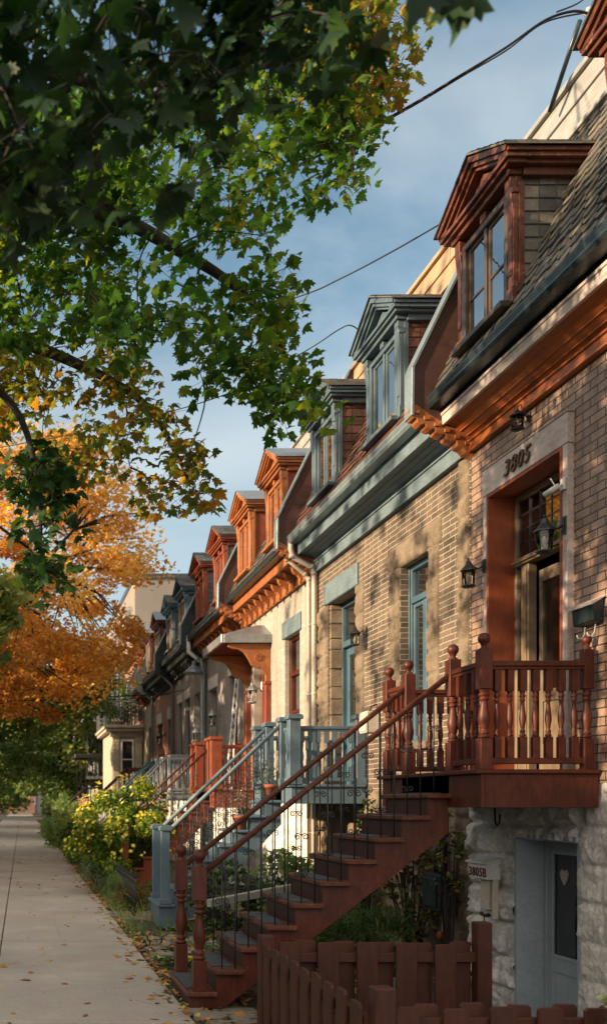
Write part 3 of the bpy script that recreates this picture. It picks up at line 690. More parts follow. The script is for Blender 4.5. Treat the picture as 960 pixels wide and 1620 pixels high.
# basement door
B = (8.07, 8.89, -.45, 1.45)
m = MB()
m.box(4.665, 4.90, 7.94, 7.99, -.45, 1.45); m.box(4.61, 4.90, 8.86, 8.91, -.45, 1.45)
m.box(4.63, 4.90, 7.94, 8.91, 1.45, 1.50); m.box(4.86, 4.90, 7.99, 8.03, -.45, 1.45); m.box(4.86, 4.90, 8.81, 8.86, -.45, 1.45)
m.build('basement_door_frame', 'greydoor', h1, .004)
m = MB(); X = 4.87; a, b = 8.03, 8.81
m.box(X, X+.045, a, a+.09, -.45, 1.44); m.box(X, X+.045, b-.09, b, -.45, 1.44); m.box(X, X+.045, a+.09, b-.09, 1.32, 1.44); m.box(X, X+.045, a+.09, b-.09, .24, .40); m.box(X, X+.045, a+.09, b-.09, -.45, -.25)
m.box(X+.015, X+.04, a+.09, b-.09, -.25, .24); m.box(X+.006, X+.02, a+.15, a+.30, -.18, .17); m.box(X+.006, X+.02, b-.30, b-.15, -.18, .17)
m.box(X-.008, X, a+.075, b-.075, .37, .40); m.box(X-.008, X, a+.075, b-.075, 1.32, 1.35); m.box(X-.008, X, a+.075, a+.10, .40, 1.32); m.box(X-.008, X, b-.10, b-.075, .40, 1.32)
bd = m.build('basement_door', 'greydoor', h1, .003)
MB().box(X+.015, X+.022, a+.09, b-.09, .40, 1.32).build('pane', 'doorglass', bd); MB().box(X+.10, X+.11, a-.3, b+.3, -.4, 1.44).build('dark_pane_backing', 'room', bd)  # near-black sheet behind the glass stands in for the dark interior
MB().lathe(X-.055, a+.045, [(.008, -.03), (.03, -.015), (.03, .015), (.008, .03)], 10, .35).build('handle', 'brass', bd)
m = MB(); m.lathe(0, 0, [(.003, -.012), (.003, .012)], 3)
hh = MB()     # ornament: small pale hanging shield behind the basement door glass
hh.prism([(8.55, 1.17), (8.51, 1.19), (8.48, 1.15), (8.50, 1.10), (8.55, 1.04), (8.60, 1.10), (8.62, 1.15), (8.59, 1.19)], 'x', X+.005, X+.013)
hh.build('door_ornament', 'surround', bd, .002)

# ------------------------------------------------------------------ house 2 (blue trim)
W2 = (10.90, 11.72, 2.50, 4.69); D2 = (13.26, 14.46, 2.03, 4.80)
h2 = house('brick_house', 'row house of rough buff brick with slate blue dormers, cornice and gutter', 9.86, 15.03, 'buffbrick', 'tanstone', 'bluetrim', 'guttergrey', 'brownshingle', 'tanpanel', [11.38, 13.62], 'bluemid', 'brownshingle', 'slate', [W2, D2],
    hrail=0, finm='fin_brown', stonestep=.035)
window(h2, *W2, 'bluedark', .17, 4.27, True, None, 'tanstone', curtain='curtain')
simple_door(h2, *D2, 'bluedark', .24, ('bluetrim', .32), ztr=4.12)
q = 0
for (a, b, c, d, amp) in ((9.90, 10.14, 2.0, 5.40, .035), (10.62, 10.895, 2.5, 4.69, .035), (11.725, 12.0, 2.5, 4.69, .035), (10.55, 12.05, 4.695, 4.99, .04), (12.95, 13.255, 2.0, 4.80, .03), (14.465, 14.99, 2.0, 4.80, .04)):
    V, F = stone_face(a, b, c, d, (), XW-.002, amp, .022, ch=.26, bl=(.28, .55), seed=20+q); q += 1
    nV = len(V); ny = max(2, int((b-a)/.022)); nz = max(2, int((d-c)/.022))
    # return the relief edges into the wall
    edge = [i for i in range(ny+1)]+[j*(ny+1)+ny for j in range(1, nz+1)]+[nz*(ny+1)+i for i in range(ny-1, -1, -1)]+[j*(ny+1) for j in range(nz-1, 0, -1)]
    V = list(V)+[(XW+.02, V[i][1], V[i][2]) for i in edge]; k = len(edge)
    F = list(F)+[(edge[i], edge[(i+1) % k], nV+(i+1) % k, nV+i) for i in range(k)]
    npmesh('stone_quoin', V, F, 'tanstone', h2)
# tall rusticated door jamb, seen inside the opening
m = MB()
z = 2.05
while z < 4.78:
    hgt = RN.uniform(.16, .30); m.box(XW+.015, XW+.20, 14.40+RN.uniform(-.012, .012), 14.47, z+.006, min(z+hgt, 4.79)); z += hgt
m.build('door_jamb_stone', 'tanstone', h2, .012)
def downspout(h, pts, r, mat):
    m = MB(); m.tube(pts, r, 10)
    for p in pts[2:-1]: m.tube([Vector(p)-Vector((0, 0, .03)), Vector(p)+Vector((0, 0, .03))], r*1.25, 10)
    z = pts[-1][2]+1
    while z < pts[-2][2]: m.tube([(pts[-1][0], pts[-1][1], z-.012), (pts[-1][0], pts[-1][1], z+.012)], r*1.2, 10); z += 1.1
    m.build('downspout', mat, h)
downspout(h2, [(4.22, 14.93, 5.88), (4.22, 14.93, 5.78), (4.24, 14.93, 5.66), (4.56, 14.95, 5.50), (4.595, 14.95, 5.40), (4.595, 14.95, .3)], .042, 'cream')
# ------------------------------------------------------------------ house 3 (orange trim, canopy over door)
W3 = (15.95, 16.85, 2.75, 4.68); D3 = (18.05, 19.10, 2.03, 4.62)
h3 = house('brick_house', 'row house with orange wood cornice on scrolled brackets and a bracketed canopy over its door', 15.03, 19.55, 'creambrick', 'stone', 'orange', 'gutter', 'slate', 'creampanel', [16.28, 18.50], 'orange', 'orangered', 'greymetal', [W3, D3],
    brk=.42, hrail=0, finm='fin_brown', fincap='guttergrey')
window(h3, *W3, 'redwood', .14, 4.05, False, ('bluetrim', .30), 'creamstone')
simple_door(h3, *D3, 'orangered', .2)
downspout(h3, [(4.22, 15.12, 5.88), (4.22, 15.12, 5.80), (4.22, 15.12, 5.66), (4.50, 15.11, 5.42), (4.56, 15.11, 5.34), (4.56, 15.11, .3)], .036, 'cream')
# canopy
cn = MB(); xa, xb, ya, yb = 3.74, 4.66, 17.74, 19.52
cn.add([(xa, ya, 4.93), (xb, ya, 4.93), (xb, yb, 4.93), (xa, yb, 4.93), (4.5, ya+.55, 5.20), (4.5, yb-.55, 5.20), (xb, ya+.55, 5.20), (xb, yb-.55, 5.20)], [(0, 1, 6, 4), (0, 4, 5, 3), (3, 5, 7, 2), (4, 6, 7, 5)])
co = cn.build('canopy', 'greymetal', h3)
m = MB(); m.box(xa-.03, xa+.02, ya-.03, yb+.03, 4.77, 4.928); m.box(xa+.02, xb, ya-.03, ya+.02, 4.77, 4.928); m.box(xa+.02, xb, yb-.02, yb+.03, 4.77, 4.928); m.build('canopy_edge', 'greymetal', co, .004)
m = MB(); m.box(xa+.02, xb, ya+.02, yb-.02, 4.80, 4.82)
y = ya+.1
while y < yb-.05: m.box(xa+.03, xb, y, y+.012, 4.79, 4.80); y += .09
m.build('canopy_ceiling', 'orangered', co)
cb = [(4.66, 4.77), (3.86, 4.77), (3.86, 4.71), (3.95, 4.67), (4.05, 4.66), (4.16, 4.60), (4.24, 4.48), (4.30, 4.36), (4.40, 4.30), (4.46, 4.33), (4.50, 4.25), (4.56, 4.18), (4.56, 4.05), (4.66, 4.02)]
for y in (17.84, 19.40):
    o = MB().prism(cb, 'y', y-.035, y+.035).build('canopy_bracket', 'orange', co, .006)
    pts = [(4.42+.075*math.cos(t)*(1-t/16), y-.042, 4.50+.075*math.sin(t)*(1-t/16)) for t in [k*.5 for k in range(26)]]
    MB().tube(pts, .010, 5).build('scroll', 'orange', co) if y < 18 else None
for y in (17.84, 19.40):
    MB().box(4.55, 4.658, y-.07, y+.07, 2.03, 4.05).box(4.53, 4.658, y-.09, y+.09, 4.0, 4.06).build('pilaster', 'orangered', h3, .006)
# ------------------------------------------------------------------ house 4
W4 = (20.55, 21.30, 2.6, 4.60); D4 = (22.75, 23.55, 2.0, 4.55)
h4 = house('brick_house', 'pale grey brick row house with orange cornice sharing the bracketed eave line', 19.55, 24.20, 'greybrick', 'stone', 'orange', 'gutter', 'slate', 'creampanel', [20.85, 23.10], 'orangered', 'asphaltshingle', 'asphaltshingle', [W4, D4],
    brk=.42, hrail=0, stonestep=.06, finm='gutter')
window(h4, *W4, 'redwood', .14, 4.0, False, ('stone', .3), 'creamstone'); simple_door(h4, *D4, 'redwood', .2, ('stone', .3))
downspout(h4, [(4.22, 24.08, 6.0), (4.22, 24.08, 5.6), (4.58, 24.08, 5.3), (4.58, 24.08, .2)], .06, 'white')
downspout(h4, [(4.50, 23.85, 5.4), (4.52, 23.85, 5.2), (4.56, 23.85, 5.0), (4.56, 23.85, .2)], .04, 'guttergrey')
# ------------------------------------------------------------------ house 5, 6, 7
W5 = (26.4, 27.1, 2.6, 4.7); W5b = (27.7, 28.3, 2.6, 4.7); D5 = (24.9, 25.8, 2.0, 4.7)
h5 = house('brick_house', 'pale brick row house with black bracketed cornice and dark dormers', 24.20, 28.90, 'greybrick', 'stone', 'black', 'black', 'asphaltshingle', 'creampanel', [25.65, 27.85], 'bluedark', 'asphaltshingle', 'asphaltshingle', [W5, W5b, D5],
    brk=.30, hrail=0, stonestep=.08, finm='gutter', wframe='woodframe')
window(h5, *W5, 'bluedark', .14, None, False, ('stone', .25)); window(h5, *W5b, 'bluedark', .14, None, False, ('stone', .25)); simple_door(h5, *D5, 'bluedark')
W6 = (29.5, 30.3, 2.6, 4.4); D6 = (31.6, 32.6, 2.0, 4.4)
h6 = house('brick_house', 'orange red brick row house with pale lintels and a dark brown cornice', 28.90, 33.60, 'orangebrick', 'stone', 'black', 'black', 'brownshingle', 'stucco', [30.30, 32.60], 'redwood', 'asphaltshingle', 'greymetal', [W6, D6],
    brk=.30, hrail=0, stonestep=.08, finm='greymetal', wframe='woodframe')
window(h6, *W6, 'black', .14, None, False, ('creamstone', .38)); simple_door(h6, *D6, 'black', .22, ('creamstone', .38))
downspout(h6, [(4.22, 29.0, 6.0), (4.22, 29.0, 5.7), (4.57, 29.0, 5.35), (4.57, 29.0, .2)], .05, 'guttergrey')
downspout(h6, [(4.22, 33.4, 6.0), (4.22, 33.4, 5.7), (4.57, 33.4, 5.35), (4.57, 33.4, .2)], .05, 'guttergrey')
W7 = (34.2, 34.9, 2.6, 4.5)
h7 = house('brick_house', 'narrow grey stone row house hung with climbing stems beside the cream bay', 33.60, 36.50, 'tanstone', 'stone', 'redwood', 'black', 'brownshingle', 'stucco', [35.0], 'orangered', 'asphaltshingle', 'brownshingle', [W7],
    brk=.4, hrail=0, stonestep=.08, finm='greymetal')
window(h7, *W7, 'black', .14, None, False)

# ------------------------------------------------------------------ house 8: cream bay with balcony, and blocks beyond
h8 = thing('bay_fronted_house', (XW, 39.5, 0), 'house with a cream painted ground floor bay carrying a railed balcony', 'house')
m = MB(); m.box(XW, 12, 36.51, 43, -.4, 8.0); m.build('wall', 'orangebrick', h8)
m = MB(); m.box(3.45, XW-.01, 36.7, 40.6, -.2, 4.5)
bay = m.build('bay', 'creamstone', h8, .02)
m = MB()
for (x0, x1) in ((3.5, 3.72), (4.36, 4.62)): m.box(x0, x1, 36.62, 36.70, 1.9, 4.3); m.box(x0-.03, x1+.03, 36.60, 36.70, 4.1, 4.3)
m.box(3.38, 4.64, 36.60, 36.70, 4.30, 4.50); m.box(3.72, 4.36, 36.64, 36.70, 2.0, 2.75)
m.build('bay_trim', 'creamstone', h8, .01)
m = MB(); m.box(3.15, 4.66, 36.30, 41.0, 4.62, 4.74); m.box(3.22, 4.66, 36.38, 40.9, 4.50, 4.62); m.build('bay_cornice', 'creamstone', h8, .02)
o = window(h8, 3.0, 3.1, 0, .1, 'white') if False else None
m = MB(); m.box(3.85, 4.25, 36.655, 36.695, 2.85, 4.15); m.build('bay_window', 'room', h8)
m = MB(); m.box(3.80, 3.86, 36.62, 36.70, 2.78, 4.2); m.box(4.24, 4.30, 36.62, 36.70, 2.78, 4.2); m.box(3.86, 4.24, 36.62, 36.70, 4.12, 4.2); m.box(3.86, 4.24, 36.62, 36.70, 2.78, 2.86); m.box(3.86, 4.24, 36.64, 36.70, 3.4, 3.45); m.build('bay_window_frame', 'white', h8)
m = MB(); m.beam((3.2, 36.35, 5.65), (4.66, 36.35, 5.65), .05, .05); m.beam((3.2, 36.35, 5.65), (3.2, 41, 5.65), .05, .05)
for k in range(14): m.box(3.2+.11*k-.008, 3.2+.11*k+.008, 36.342, 36.358, 4.74, 5.65)
for k in range(42): m.box(3.192, 3.208, 36.35+.11*k-.008, 36.35+.11*k+.008, 4.74, 5.65)
m.box(3.16, 3.24, 36.31, 36.39, 4.74, 5.75)
m.build('balcony_railing', 'greymetal', h8)
m = MB(); m.box(4.3, 12, 36.52, 43, 8.0, 8.25); m.box(4.2, 4.66, 36.52, 43, 7.7, 8.0); m.build('roof_edge', 'stucco', h8, .01)
for k in range(4): MB().box(4.62, 4.70, 37.2+1.4*k, 38.0+1.4*k, 5.0, 7.0).build('window', 'room', h8)

h9 = thing('apartment_block', (5, 53, 0), 'tall beige stuccoed apartment block rising above the row with balconies on its front', 'building')
m = MB(); m.box(5.45, 17, 46, 62, -.4, 12.6); m.build('wall', 'stucco', h9)
m = MB(); m.box(5.38, 17.1, 45.93, 62.1, 12.6, 12.85); m.build('parapet', 'gutter', h9)
m = MB(); m.box(4.3, 5.45, 46.3, 62, -.4, 9.2); m.box(4.7, 9, 45.2, 45.95, -.4, 9.0); m.build('front_wing', 'greybrick', h9); m = MB(); m.prism([(4.1, 9.21), (5.44, 9.21), (5.44, 10.6)], 'y', 46.0, 62); m.prism([(4.6, 9.01), (9.1, 9.01), (9.1, 9.6), (5.6, 9.6)], 'y', 45.1, 45.9); m.build('mansard_roof', 'asphaltshingle', h9)
for z in (2.9, 5.6, 8.3):
    m = MB(); m.box(3.1, 4.3, 46.2, 60, z, z+.14); o = m.build('balcony', 'white', h9)
    m = MB(); m.beam((3.15, 46.25, z+1.1), (3.15, 60, z+1.1), .05, .05); m.beam((3.15, 46.25, z+1.1), (4.3, 46.25, z+1.1), .05, .05)
    for k in range(10): m.box(3.15+.12*k-.01, 3.15+.12*k+.01, 46.24, 46.26, z+.14, z+1.1)
    for k in range(90): m.box(3.14, 3.16, 46.25+.15*k-.01, 46.25+.15*k+.01, z+.14, z+1.1)
    for y in (46.25, 50, 54, 58): m.box(3.12, 3.2, y-.04, y+.04, z+.14, z+2.56)
    m.build('railing', 'greymetal', o)
for z in (3.2, 5.9):
    for k in range(5): MB().box(4.26, 4.34, 47+2.6*k, 48.1+2.6*k, z, z+1.9).build('window', 'room', h9)
for k in range(5): MB().box(4.9+.75*k, 5.3+.75*k, 45.17, 45.25, 5.9, 7.7).build('window', 'room', h9)
for x in (4.35, 4.6, 4.85, 5.1): MB().tube([(x, 45.9, 6), (x, 45.9, 10.2)], .07, 8).build('vent_pipe', 'white', h9)
h10 = thing('metal_gallery_house', (4.6, 44, 0), 'low house with a dark flat canopy and iron gallery between bay house and apartment block', 'house')
m = MB(); m.box(4.0, 12, 43.02, 45.1, -.4, 5.6); m.build('wall', 'stucco', h10)
m = MB(); m.box(2.35, 4.6, 42.6, 44.9, 3.75, 3.95); m.build('canopy', 'black', h10, .02)
m = MB(); m.box(2.7, 4.6, 42.8, 44.9, 5.4, 5.55); m.build('upper_canopy', 'greymetal', h10, .02)
m = MB()
for k in range(11): m.box(2.45+.2*k-.014, 2.45+.2*k+.014, 42.70, 42.73, 1.6, 3.75); m.box(2.75+.18*k-.01, 2.75+.18*k+.01, 42.85, 42.87, 3.95, 4.9)
m.beam((2.75, 42.86, 4.9), (4.6, 42.86, 4.9), .04, .04); m.beam((2.4, 42.72, 2.6), (4.5, 42.72, 2.6), .04, .04); m.box(2.4, 4.6, 42.6, 44.9, 1.45, 1.6)
m.build('gallery_railing', 'black', h10)
h11 = thing('brick_apartment_row', (5, 78, 0), 'distant brick row beyond the apartment block, mostly behind trees', 'building')
m = MB(); m.box(4.8, 14, 62.1, 94, -.4, 8.6); m.build('wall', 'orangebrick', h11)
for k in range(12):
    for z in (2.4, 5.4): MB().box(4.75, 4.85, 63+2.6*k, 64+2.6*k, z, z+1.9).build('window', 'room', h11)
# opposite side of the street: a long terrace and end-of-street block (they shade and are mirrored in the panes)
h13 = thing('corner_house', (0, 150, 0), 'distant pale and brick houses closing the view beyond the cross street', 'house')
m = MB(); m.box(-30, 2, 150, 160, -.4, 9); m.build('wall', 'orangebrick', h13)
m = MB(); m.box(2.2, 30, 151, 160, -.4, 8); m.build('side_wing', 'creambrick', h13)
for k in range(12):
    for z in (1.2, 4.4): MB().box(-28+2.4*k, -26.8+2.4*k, 149.9, 150.1, z, z+2).build('window', 'room', h13)
h12 = thing('terrace_opposite', (-15.5, 25, 0), 'brick terrace on the other side of the street, outside the picture', 'building')
MB().box(-24, -15.5, -30, 8, -.4, 7.2).build('wall', 'orangebrick', h12); MB().box(-24, -15.5, 8.01, 92, -.4, 5.8).build('wall', 'greybrick', h12)
for k in range(18):
    for z in (1.0, 3.7): MB().box(-15.52, -15.42, 4+4*k, 5+4*k, z, z+1.6).build('window', 'room', h12)
MB().box(-24, -15.2, -30, 8, 7.2, 7.4).build('cornice', 'creampanel', h12); MB().box(-24, -15.2, 8.01, 92, 5.8, 6.0).build('cornice', 'creampanel', h12)

# ------------------------------------------------------------------ stairs and porches
def turned(mb, x, y, z0, z1, w, ball=False, lo=.24, hi=.30, n=14):
    """square-ended turned post; ball finial if wanted"""
    h = w/2; L = z1-z0; a = z0+L*lo; b = z1-L*hi
    mb.box(x-h, x+h, y-h, y+h, z0, a); mb.box(x-h, x+h, y-h, y+h, b, z1)
    k = b-a; r = h
    prof = [(.70, 0), (.95, .02), (.95, .05), (.62, .07), (.80, .10), (.80, .13), (.55, .16), (.62, .20), (.92, .34), (.98, .42), (.85, .52), (.62, .66), (.52, .76), (.78, .79), (.78, .82), (.55, .84), (.90, .88), (.90, .91), (.60, .93), (.80, .97), (.80, 1)]
    mb.lathe(x, y, [(r*q, k*t) for q, t in prof], n, a)
    if ball:
        mb.lathe(x, y, [(h*.9, 0), (h*.55, .018), (h*.42, .03), (h*.55, .04)]+[(h*.98*math.sin(t), .04+h*.98*(1-math.cos(t))) for t in (.6, 1.0, 1.4, 1.8, 2.2, 2.6)]+[(h*.1, .04+h*1.94)], n, z1)
def baluster(mb, x, y, z0, z1, w):
    turned(mb, x, y, z0, z1, w, lo=.24, hi=.24, n=8)
def spiral(mb, c, r, yz=False, flip=1, turns=1.4, rad=.005, start=0.0):
    pts = []
    for k in range(17):
        t = k/16; a = start+flip*t*turns*2*PI; rr = r*(1-.75*t)
        pts.append((c[0]+rr*math.cos(a), c[1], c[2]+rr*math.sin(a)))
    mb.tube(pts, rad, 4, cap=False)
def rail_run(t, p, q, z0, z1, n, mat, kind, skip=()):
    """porch rail between (x,y) p and q"""
    m = MB(); m.beam((*p, z1-.025), (*q, z1-.025), .075, .045); m.beam((*p, z1-.06), (*q, z1-.06), .045, .03); m.build('top_rail', mat, t, .006)
    MB().beam((*p, z0+.07), (*q, z0+.07), .05, .05).build('bottom_rail', mat, t, .004)
    for k in range(n):
        f = (k+1)/(n+1); x = p[0]+(q[0]-p[0])*f; y = p[1]+(q[1]-p[1])*f; m = MB()
        if kind == 'turned': baluster(m, x, y, z0+.095, z1-.075, .052)
        elif kind == 'iron': m.tube([(x, y, z0+.09), (x, y, z1-.07)], .008, 5)
        else: m.box(x-.018, x+.018, y-.018, y+.018, z0+.095, z1-.075)
        m.build('baluster', mat, t)
def stairs(label, y0, y1, x0, z0, n, rise, run, XP, zd, py0, py1, skirt, mat, railmat, newel, kind, steppad=None, ironmat='iron', ironstyle=1, posts=(), prail=.87, nh=1.14, group='front stairs climbing from the sidewalk to raised porches', nb=(7, 3, 2), gnd=0.0, detail=2, postw=.10, railr=.026, nosemat=None, treadmat=None):
    t = thing('front_stairs', (x0, (y0+y1)/2, gnd), label, 'stairs', group)
    xs = [x0+run*i for i in range(n)]; zs = [z0+rise*i for i in range(n)]
    for i in range(n):                                  # treads, risers
        m = MB(); m.box(xs[i]-.03, xs[i]+run+.01, y0-.045, y1+.045, zs[i]-.042, zs[i]); tr = m.build('tread', treadmat or mat, t, .008)
        if steppad: MB().box(xs[i]-.005, xs[i]+run-.05, y0+.14, y1-.14, zs[i]+.001, zs[i]+.009).build('rubber_pad', steppad, tr, .003)
        lo = gnd if i == 0 else zs[i-1]
        m = MB(); m.box(xs[i]+.008, xs[i]+.026, y0+.03, y1-.03, lo, zs[i]-.043); m.build('riser', 'darkwood' if steppad else mat, t)
    m = MB(); m.box(XP-.0, XP+.02, y0, y1, zs[-1], zd-.04); m.build('riser', mat, t)
    for y in (y0+.015, y1-.045):                        # cut stringers
        prof = []
        for i in range(n): prof += [(xs[i]+.004, (gnd if i == 0 else zs[i-1])-.043 if i else gnd), (xs[i]+.004, zs[i]-.043)]
        prof += [(XP, zs[-1]-.043)]
        d = .30; top = (XP, zs[-1]-.043-d)
        prof += [top, (x0+.30, gnd)]
        if prof[0] == prof[1]: prof = prof[1:]
        m = MB(); m.prism(prof, 'y', y, y+.03); m.build('stringer', mat, t)
    slope = rise/run
    for k, y in enumerate((y0+.03, y1-.03)):
        m = MB(); nx = x0+.09
        if newel == 'turned': turned(m, nx, y, z0, z0+nh-.06, .115, True, .25, .27)
        elif newel == 'square':
            m.box(nx-.06, nx+.06, y-.06, y+.06, z0, z0+nh-.05); m.box(nx-.08, nx+.08, y-.08, y+.08, z0, z0+.07); m.box(nx-.085, nx+.085, y-.085, y+.085, z0+nh-.09, z0+nh-.04); m.box(nx-.07, nx+.07, y-.07, y+.07, z0+nh-.04, z0+nh-.02)
        else: m.box(nx-.02, nx+.02, y-.02, y+.02, z0, z0+nh-.1)
        m.build('newel_post', mat if newel != 'bar' else railmat, t, .004)
        ra = (nx, y, z0+nh-.14); L = XP+.03-nx; rz = ra[2]+L*slope*.97
        m = MB(); m.tube([ra, (ra[0]+L, y, rz)], railr, 10); m.build('handrail', railmat, t)
        if detail:
            step = 1 if detail > 1 else 1
            for i in range(1, n):
                for f in ((.25, .75) if detail > 1 else (.5,)):
                    x = xs[i]+run*f; zt = ra[2]+(x-ra[0])*slope*.97-.015; m = MB()
                    if x > XP-.05: continue
                    ztr = zs[i] if ironstyle != 3 else zs[i]
                    m.tube([(x, y, ztr-.002), (x, y, zt)], .0065 if ironstyle < 3 else .009, 5)
                    zc = (ztr+zt)/2
                    if ironstyle == 1 and f == .25:
                        spiral(m, (x-.032, y, zc+.11), .032, start=0); spiral(m, (x+.032, y, zc+.11), .032, flip=-1, start=PI); spiral(m, (x-.028, y, zc-.22), .028, flip=-1, start=0); spiral(m, (x+.028, y, zc-.22), .028, start=PI)
                    if ironstyle == 2:
                        for dz in (-.24, -.12, 0, .12, .24):
                            spiral(m, (x+.045, y, zc+dz), .045, start=PI, flip=1 if dz in (-.24, 0, .24) else -1)
                    m.build('iron_baluster', ironmat, t)
    # porch
    m = MB(); m.box(XP-.05, XW-.012, py0-.03, py1+.03, zd-.035, zd); m.build('deck', mat, t, .006)
    m = MB(); m.box(XP, XP+.03, py0, py1, zd-skirt, zd-.036); m.box(XP+.03, XW-.012, py0, py0+.03, zd-skirt, zd-.036); m.box(XP+.03, XW-.012, py1-.03, py1, zd-skirt, zd-.036)
    m.box(XP+.03, XW-.012, py0+.03, py1-.03, zd-.07, zd-.04)
    m.build('skirt', mat, t, .004)
    zr = zd+prail
    px = XP+.05
    near, far, sn, sf = (px, py0+.055), (px, py1-.055), (px, y0+.03), (px, y1-.03)
    plist = [near, far, sn, sf, (XW-.075, py0+.055), (XW-.075, py1-.055)]
    for x, y in plist:
        m = MB(); ph = prail+.09
        if newel == 'turned': turned(m, x, y, zd, zd+ph, postw if x < XW-.1 else postw*.8, True, .26, .33)
        elif newel == 'square':
            w = postw/2*(1.25 if (x, y) in (near, sn) else 1); m.box(x-w, x+w, y-w, y+w, zd, zd+ph); m.box(x-w-.03, x+w+.03, y-w-.03, y+w+.03, zd+ph, zd+ph+.05); m.box(x-w-.015, x+w+.015, y-w-.015, y+w+.015, zd+ph+.05, zd+ph+.065); m.box(x-w-.02, x+w+.02, y-w-.02, y+w+.02, zd, zd+.09)
        else: m.box(x-.02, x+.02, y-.02, y+.02, zd, zd+ph-.09)
        m.build('porch_post', mat if newel != 'bar' else railmat, t, .004)
    pm = mat if kind == 'turned' or newel == 'square' else railmat
    rail_run(t, near, (XW-.075, py0+.055), zd, zr, nb[0], pm, kind)
    rail_run(t, far, (XW-.075, py1-.055), zd, zr, nb[0], pm, kind)
    if y0-py0 > .2: rail_run(t, near, sn, zd, zr, nb[1], pm, kind)
    if py1-y1 > .2: rail_run(t, sf, far, zd, zr, nb[2], pm, kind)
    return t
s1 = stairs('red brown stairs with ball-topped turned newels and a turned baluster porch, nearest the viewer', 8.24, 9.25, 1.45, .15, 10, .191, .2305, 3.70, 2.06, 7.66, 9.76, .31, 'redwood', 'redwood_worn', 'turned', 'turned', 'rubber', posts=(), prail=.885, nb=(7, 3, 3), treadmat='redwood_worn')
s2 = stairs('slate blue stairs with square capped newels and scrolled iron balusters', 13.34, 14.24, 1.92, .36, 8, .2085, .214, 3.64, 2.03, 12.86, 14.95, .26, 'blue', 'bluetrim', 'square', 'turned', None, ironstyle=2, prail=.80, nh=1.12, nb=(7, 2, 3), gnd=.02, postw=.12, railr=.03)
s3 = stairs('orange red wooden stairs with square newels, beyond the slate blue stairs', 18.35, 19.75, 1.9, .30, 8, .2165, .222, 3.62, 2.03, 17.98, 20.3, .35, 'orangered', 'redwood_worn', 'square', 'square', None, ironstyle=2, prail=.85, nb=(8, 2, 3), detail=1, postw=.16, gnd=.02)
s4 = stairs('grey metal stairs with plain thin bars, just past the orange red stairs', 22.85, 23.85, 1.8, .25, 9, .197, .19, 3.47, 2.02, 22.6, 24.2, .15, 'greymetal', 'greymetal', 'bar', 'iron', None, ironmat='greymetal', ironstyle=3, prail=.9, nb=(9, 0, 0), detail=2, railr=.022)
s5 = stairs('navy blue stairs with dark rails, in front of the pale brick house with black cornice', 25.2, 26.2, 1.7, .25, 9, .197, .20, 3.47, 2.02, 24.9, 26.6, .2, 'bluedark', 'bluedark', 'bar', 'iron', None, ironmat='black', ironstyle=3, prail=.9, nb=(9, 0, 0), detail=1, railr=.03)
s6 = stairs('black metal stairs with red brown handrails, in front of the orange red brick house', 31.5, 32.5, 1.7, .25, 9, .197, .20, 3.47, 2.02, 31.2, 33.0, .2, 'black', 'redwood_worn', 'bar', 'iron', None, ironmat='black', ironstyle=3, prail=.9, nb=(9, 0, 0), detail=1, railr=.03)
s7 = stairs('farthest black iron stairs, leading up beside the cream bay', 41.2, 42.3, 1.4, .25, 8, .16, .17, 2.9, 1.55, 41.0, 42.5, .2, 'black', 'black', 'bar', 'iron', None, ironmat='black', ironstyle=3, prail=.9, nb=(9, 0, 0), detail=1, railr=.03)

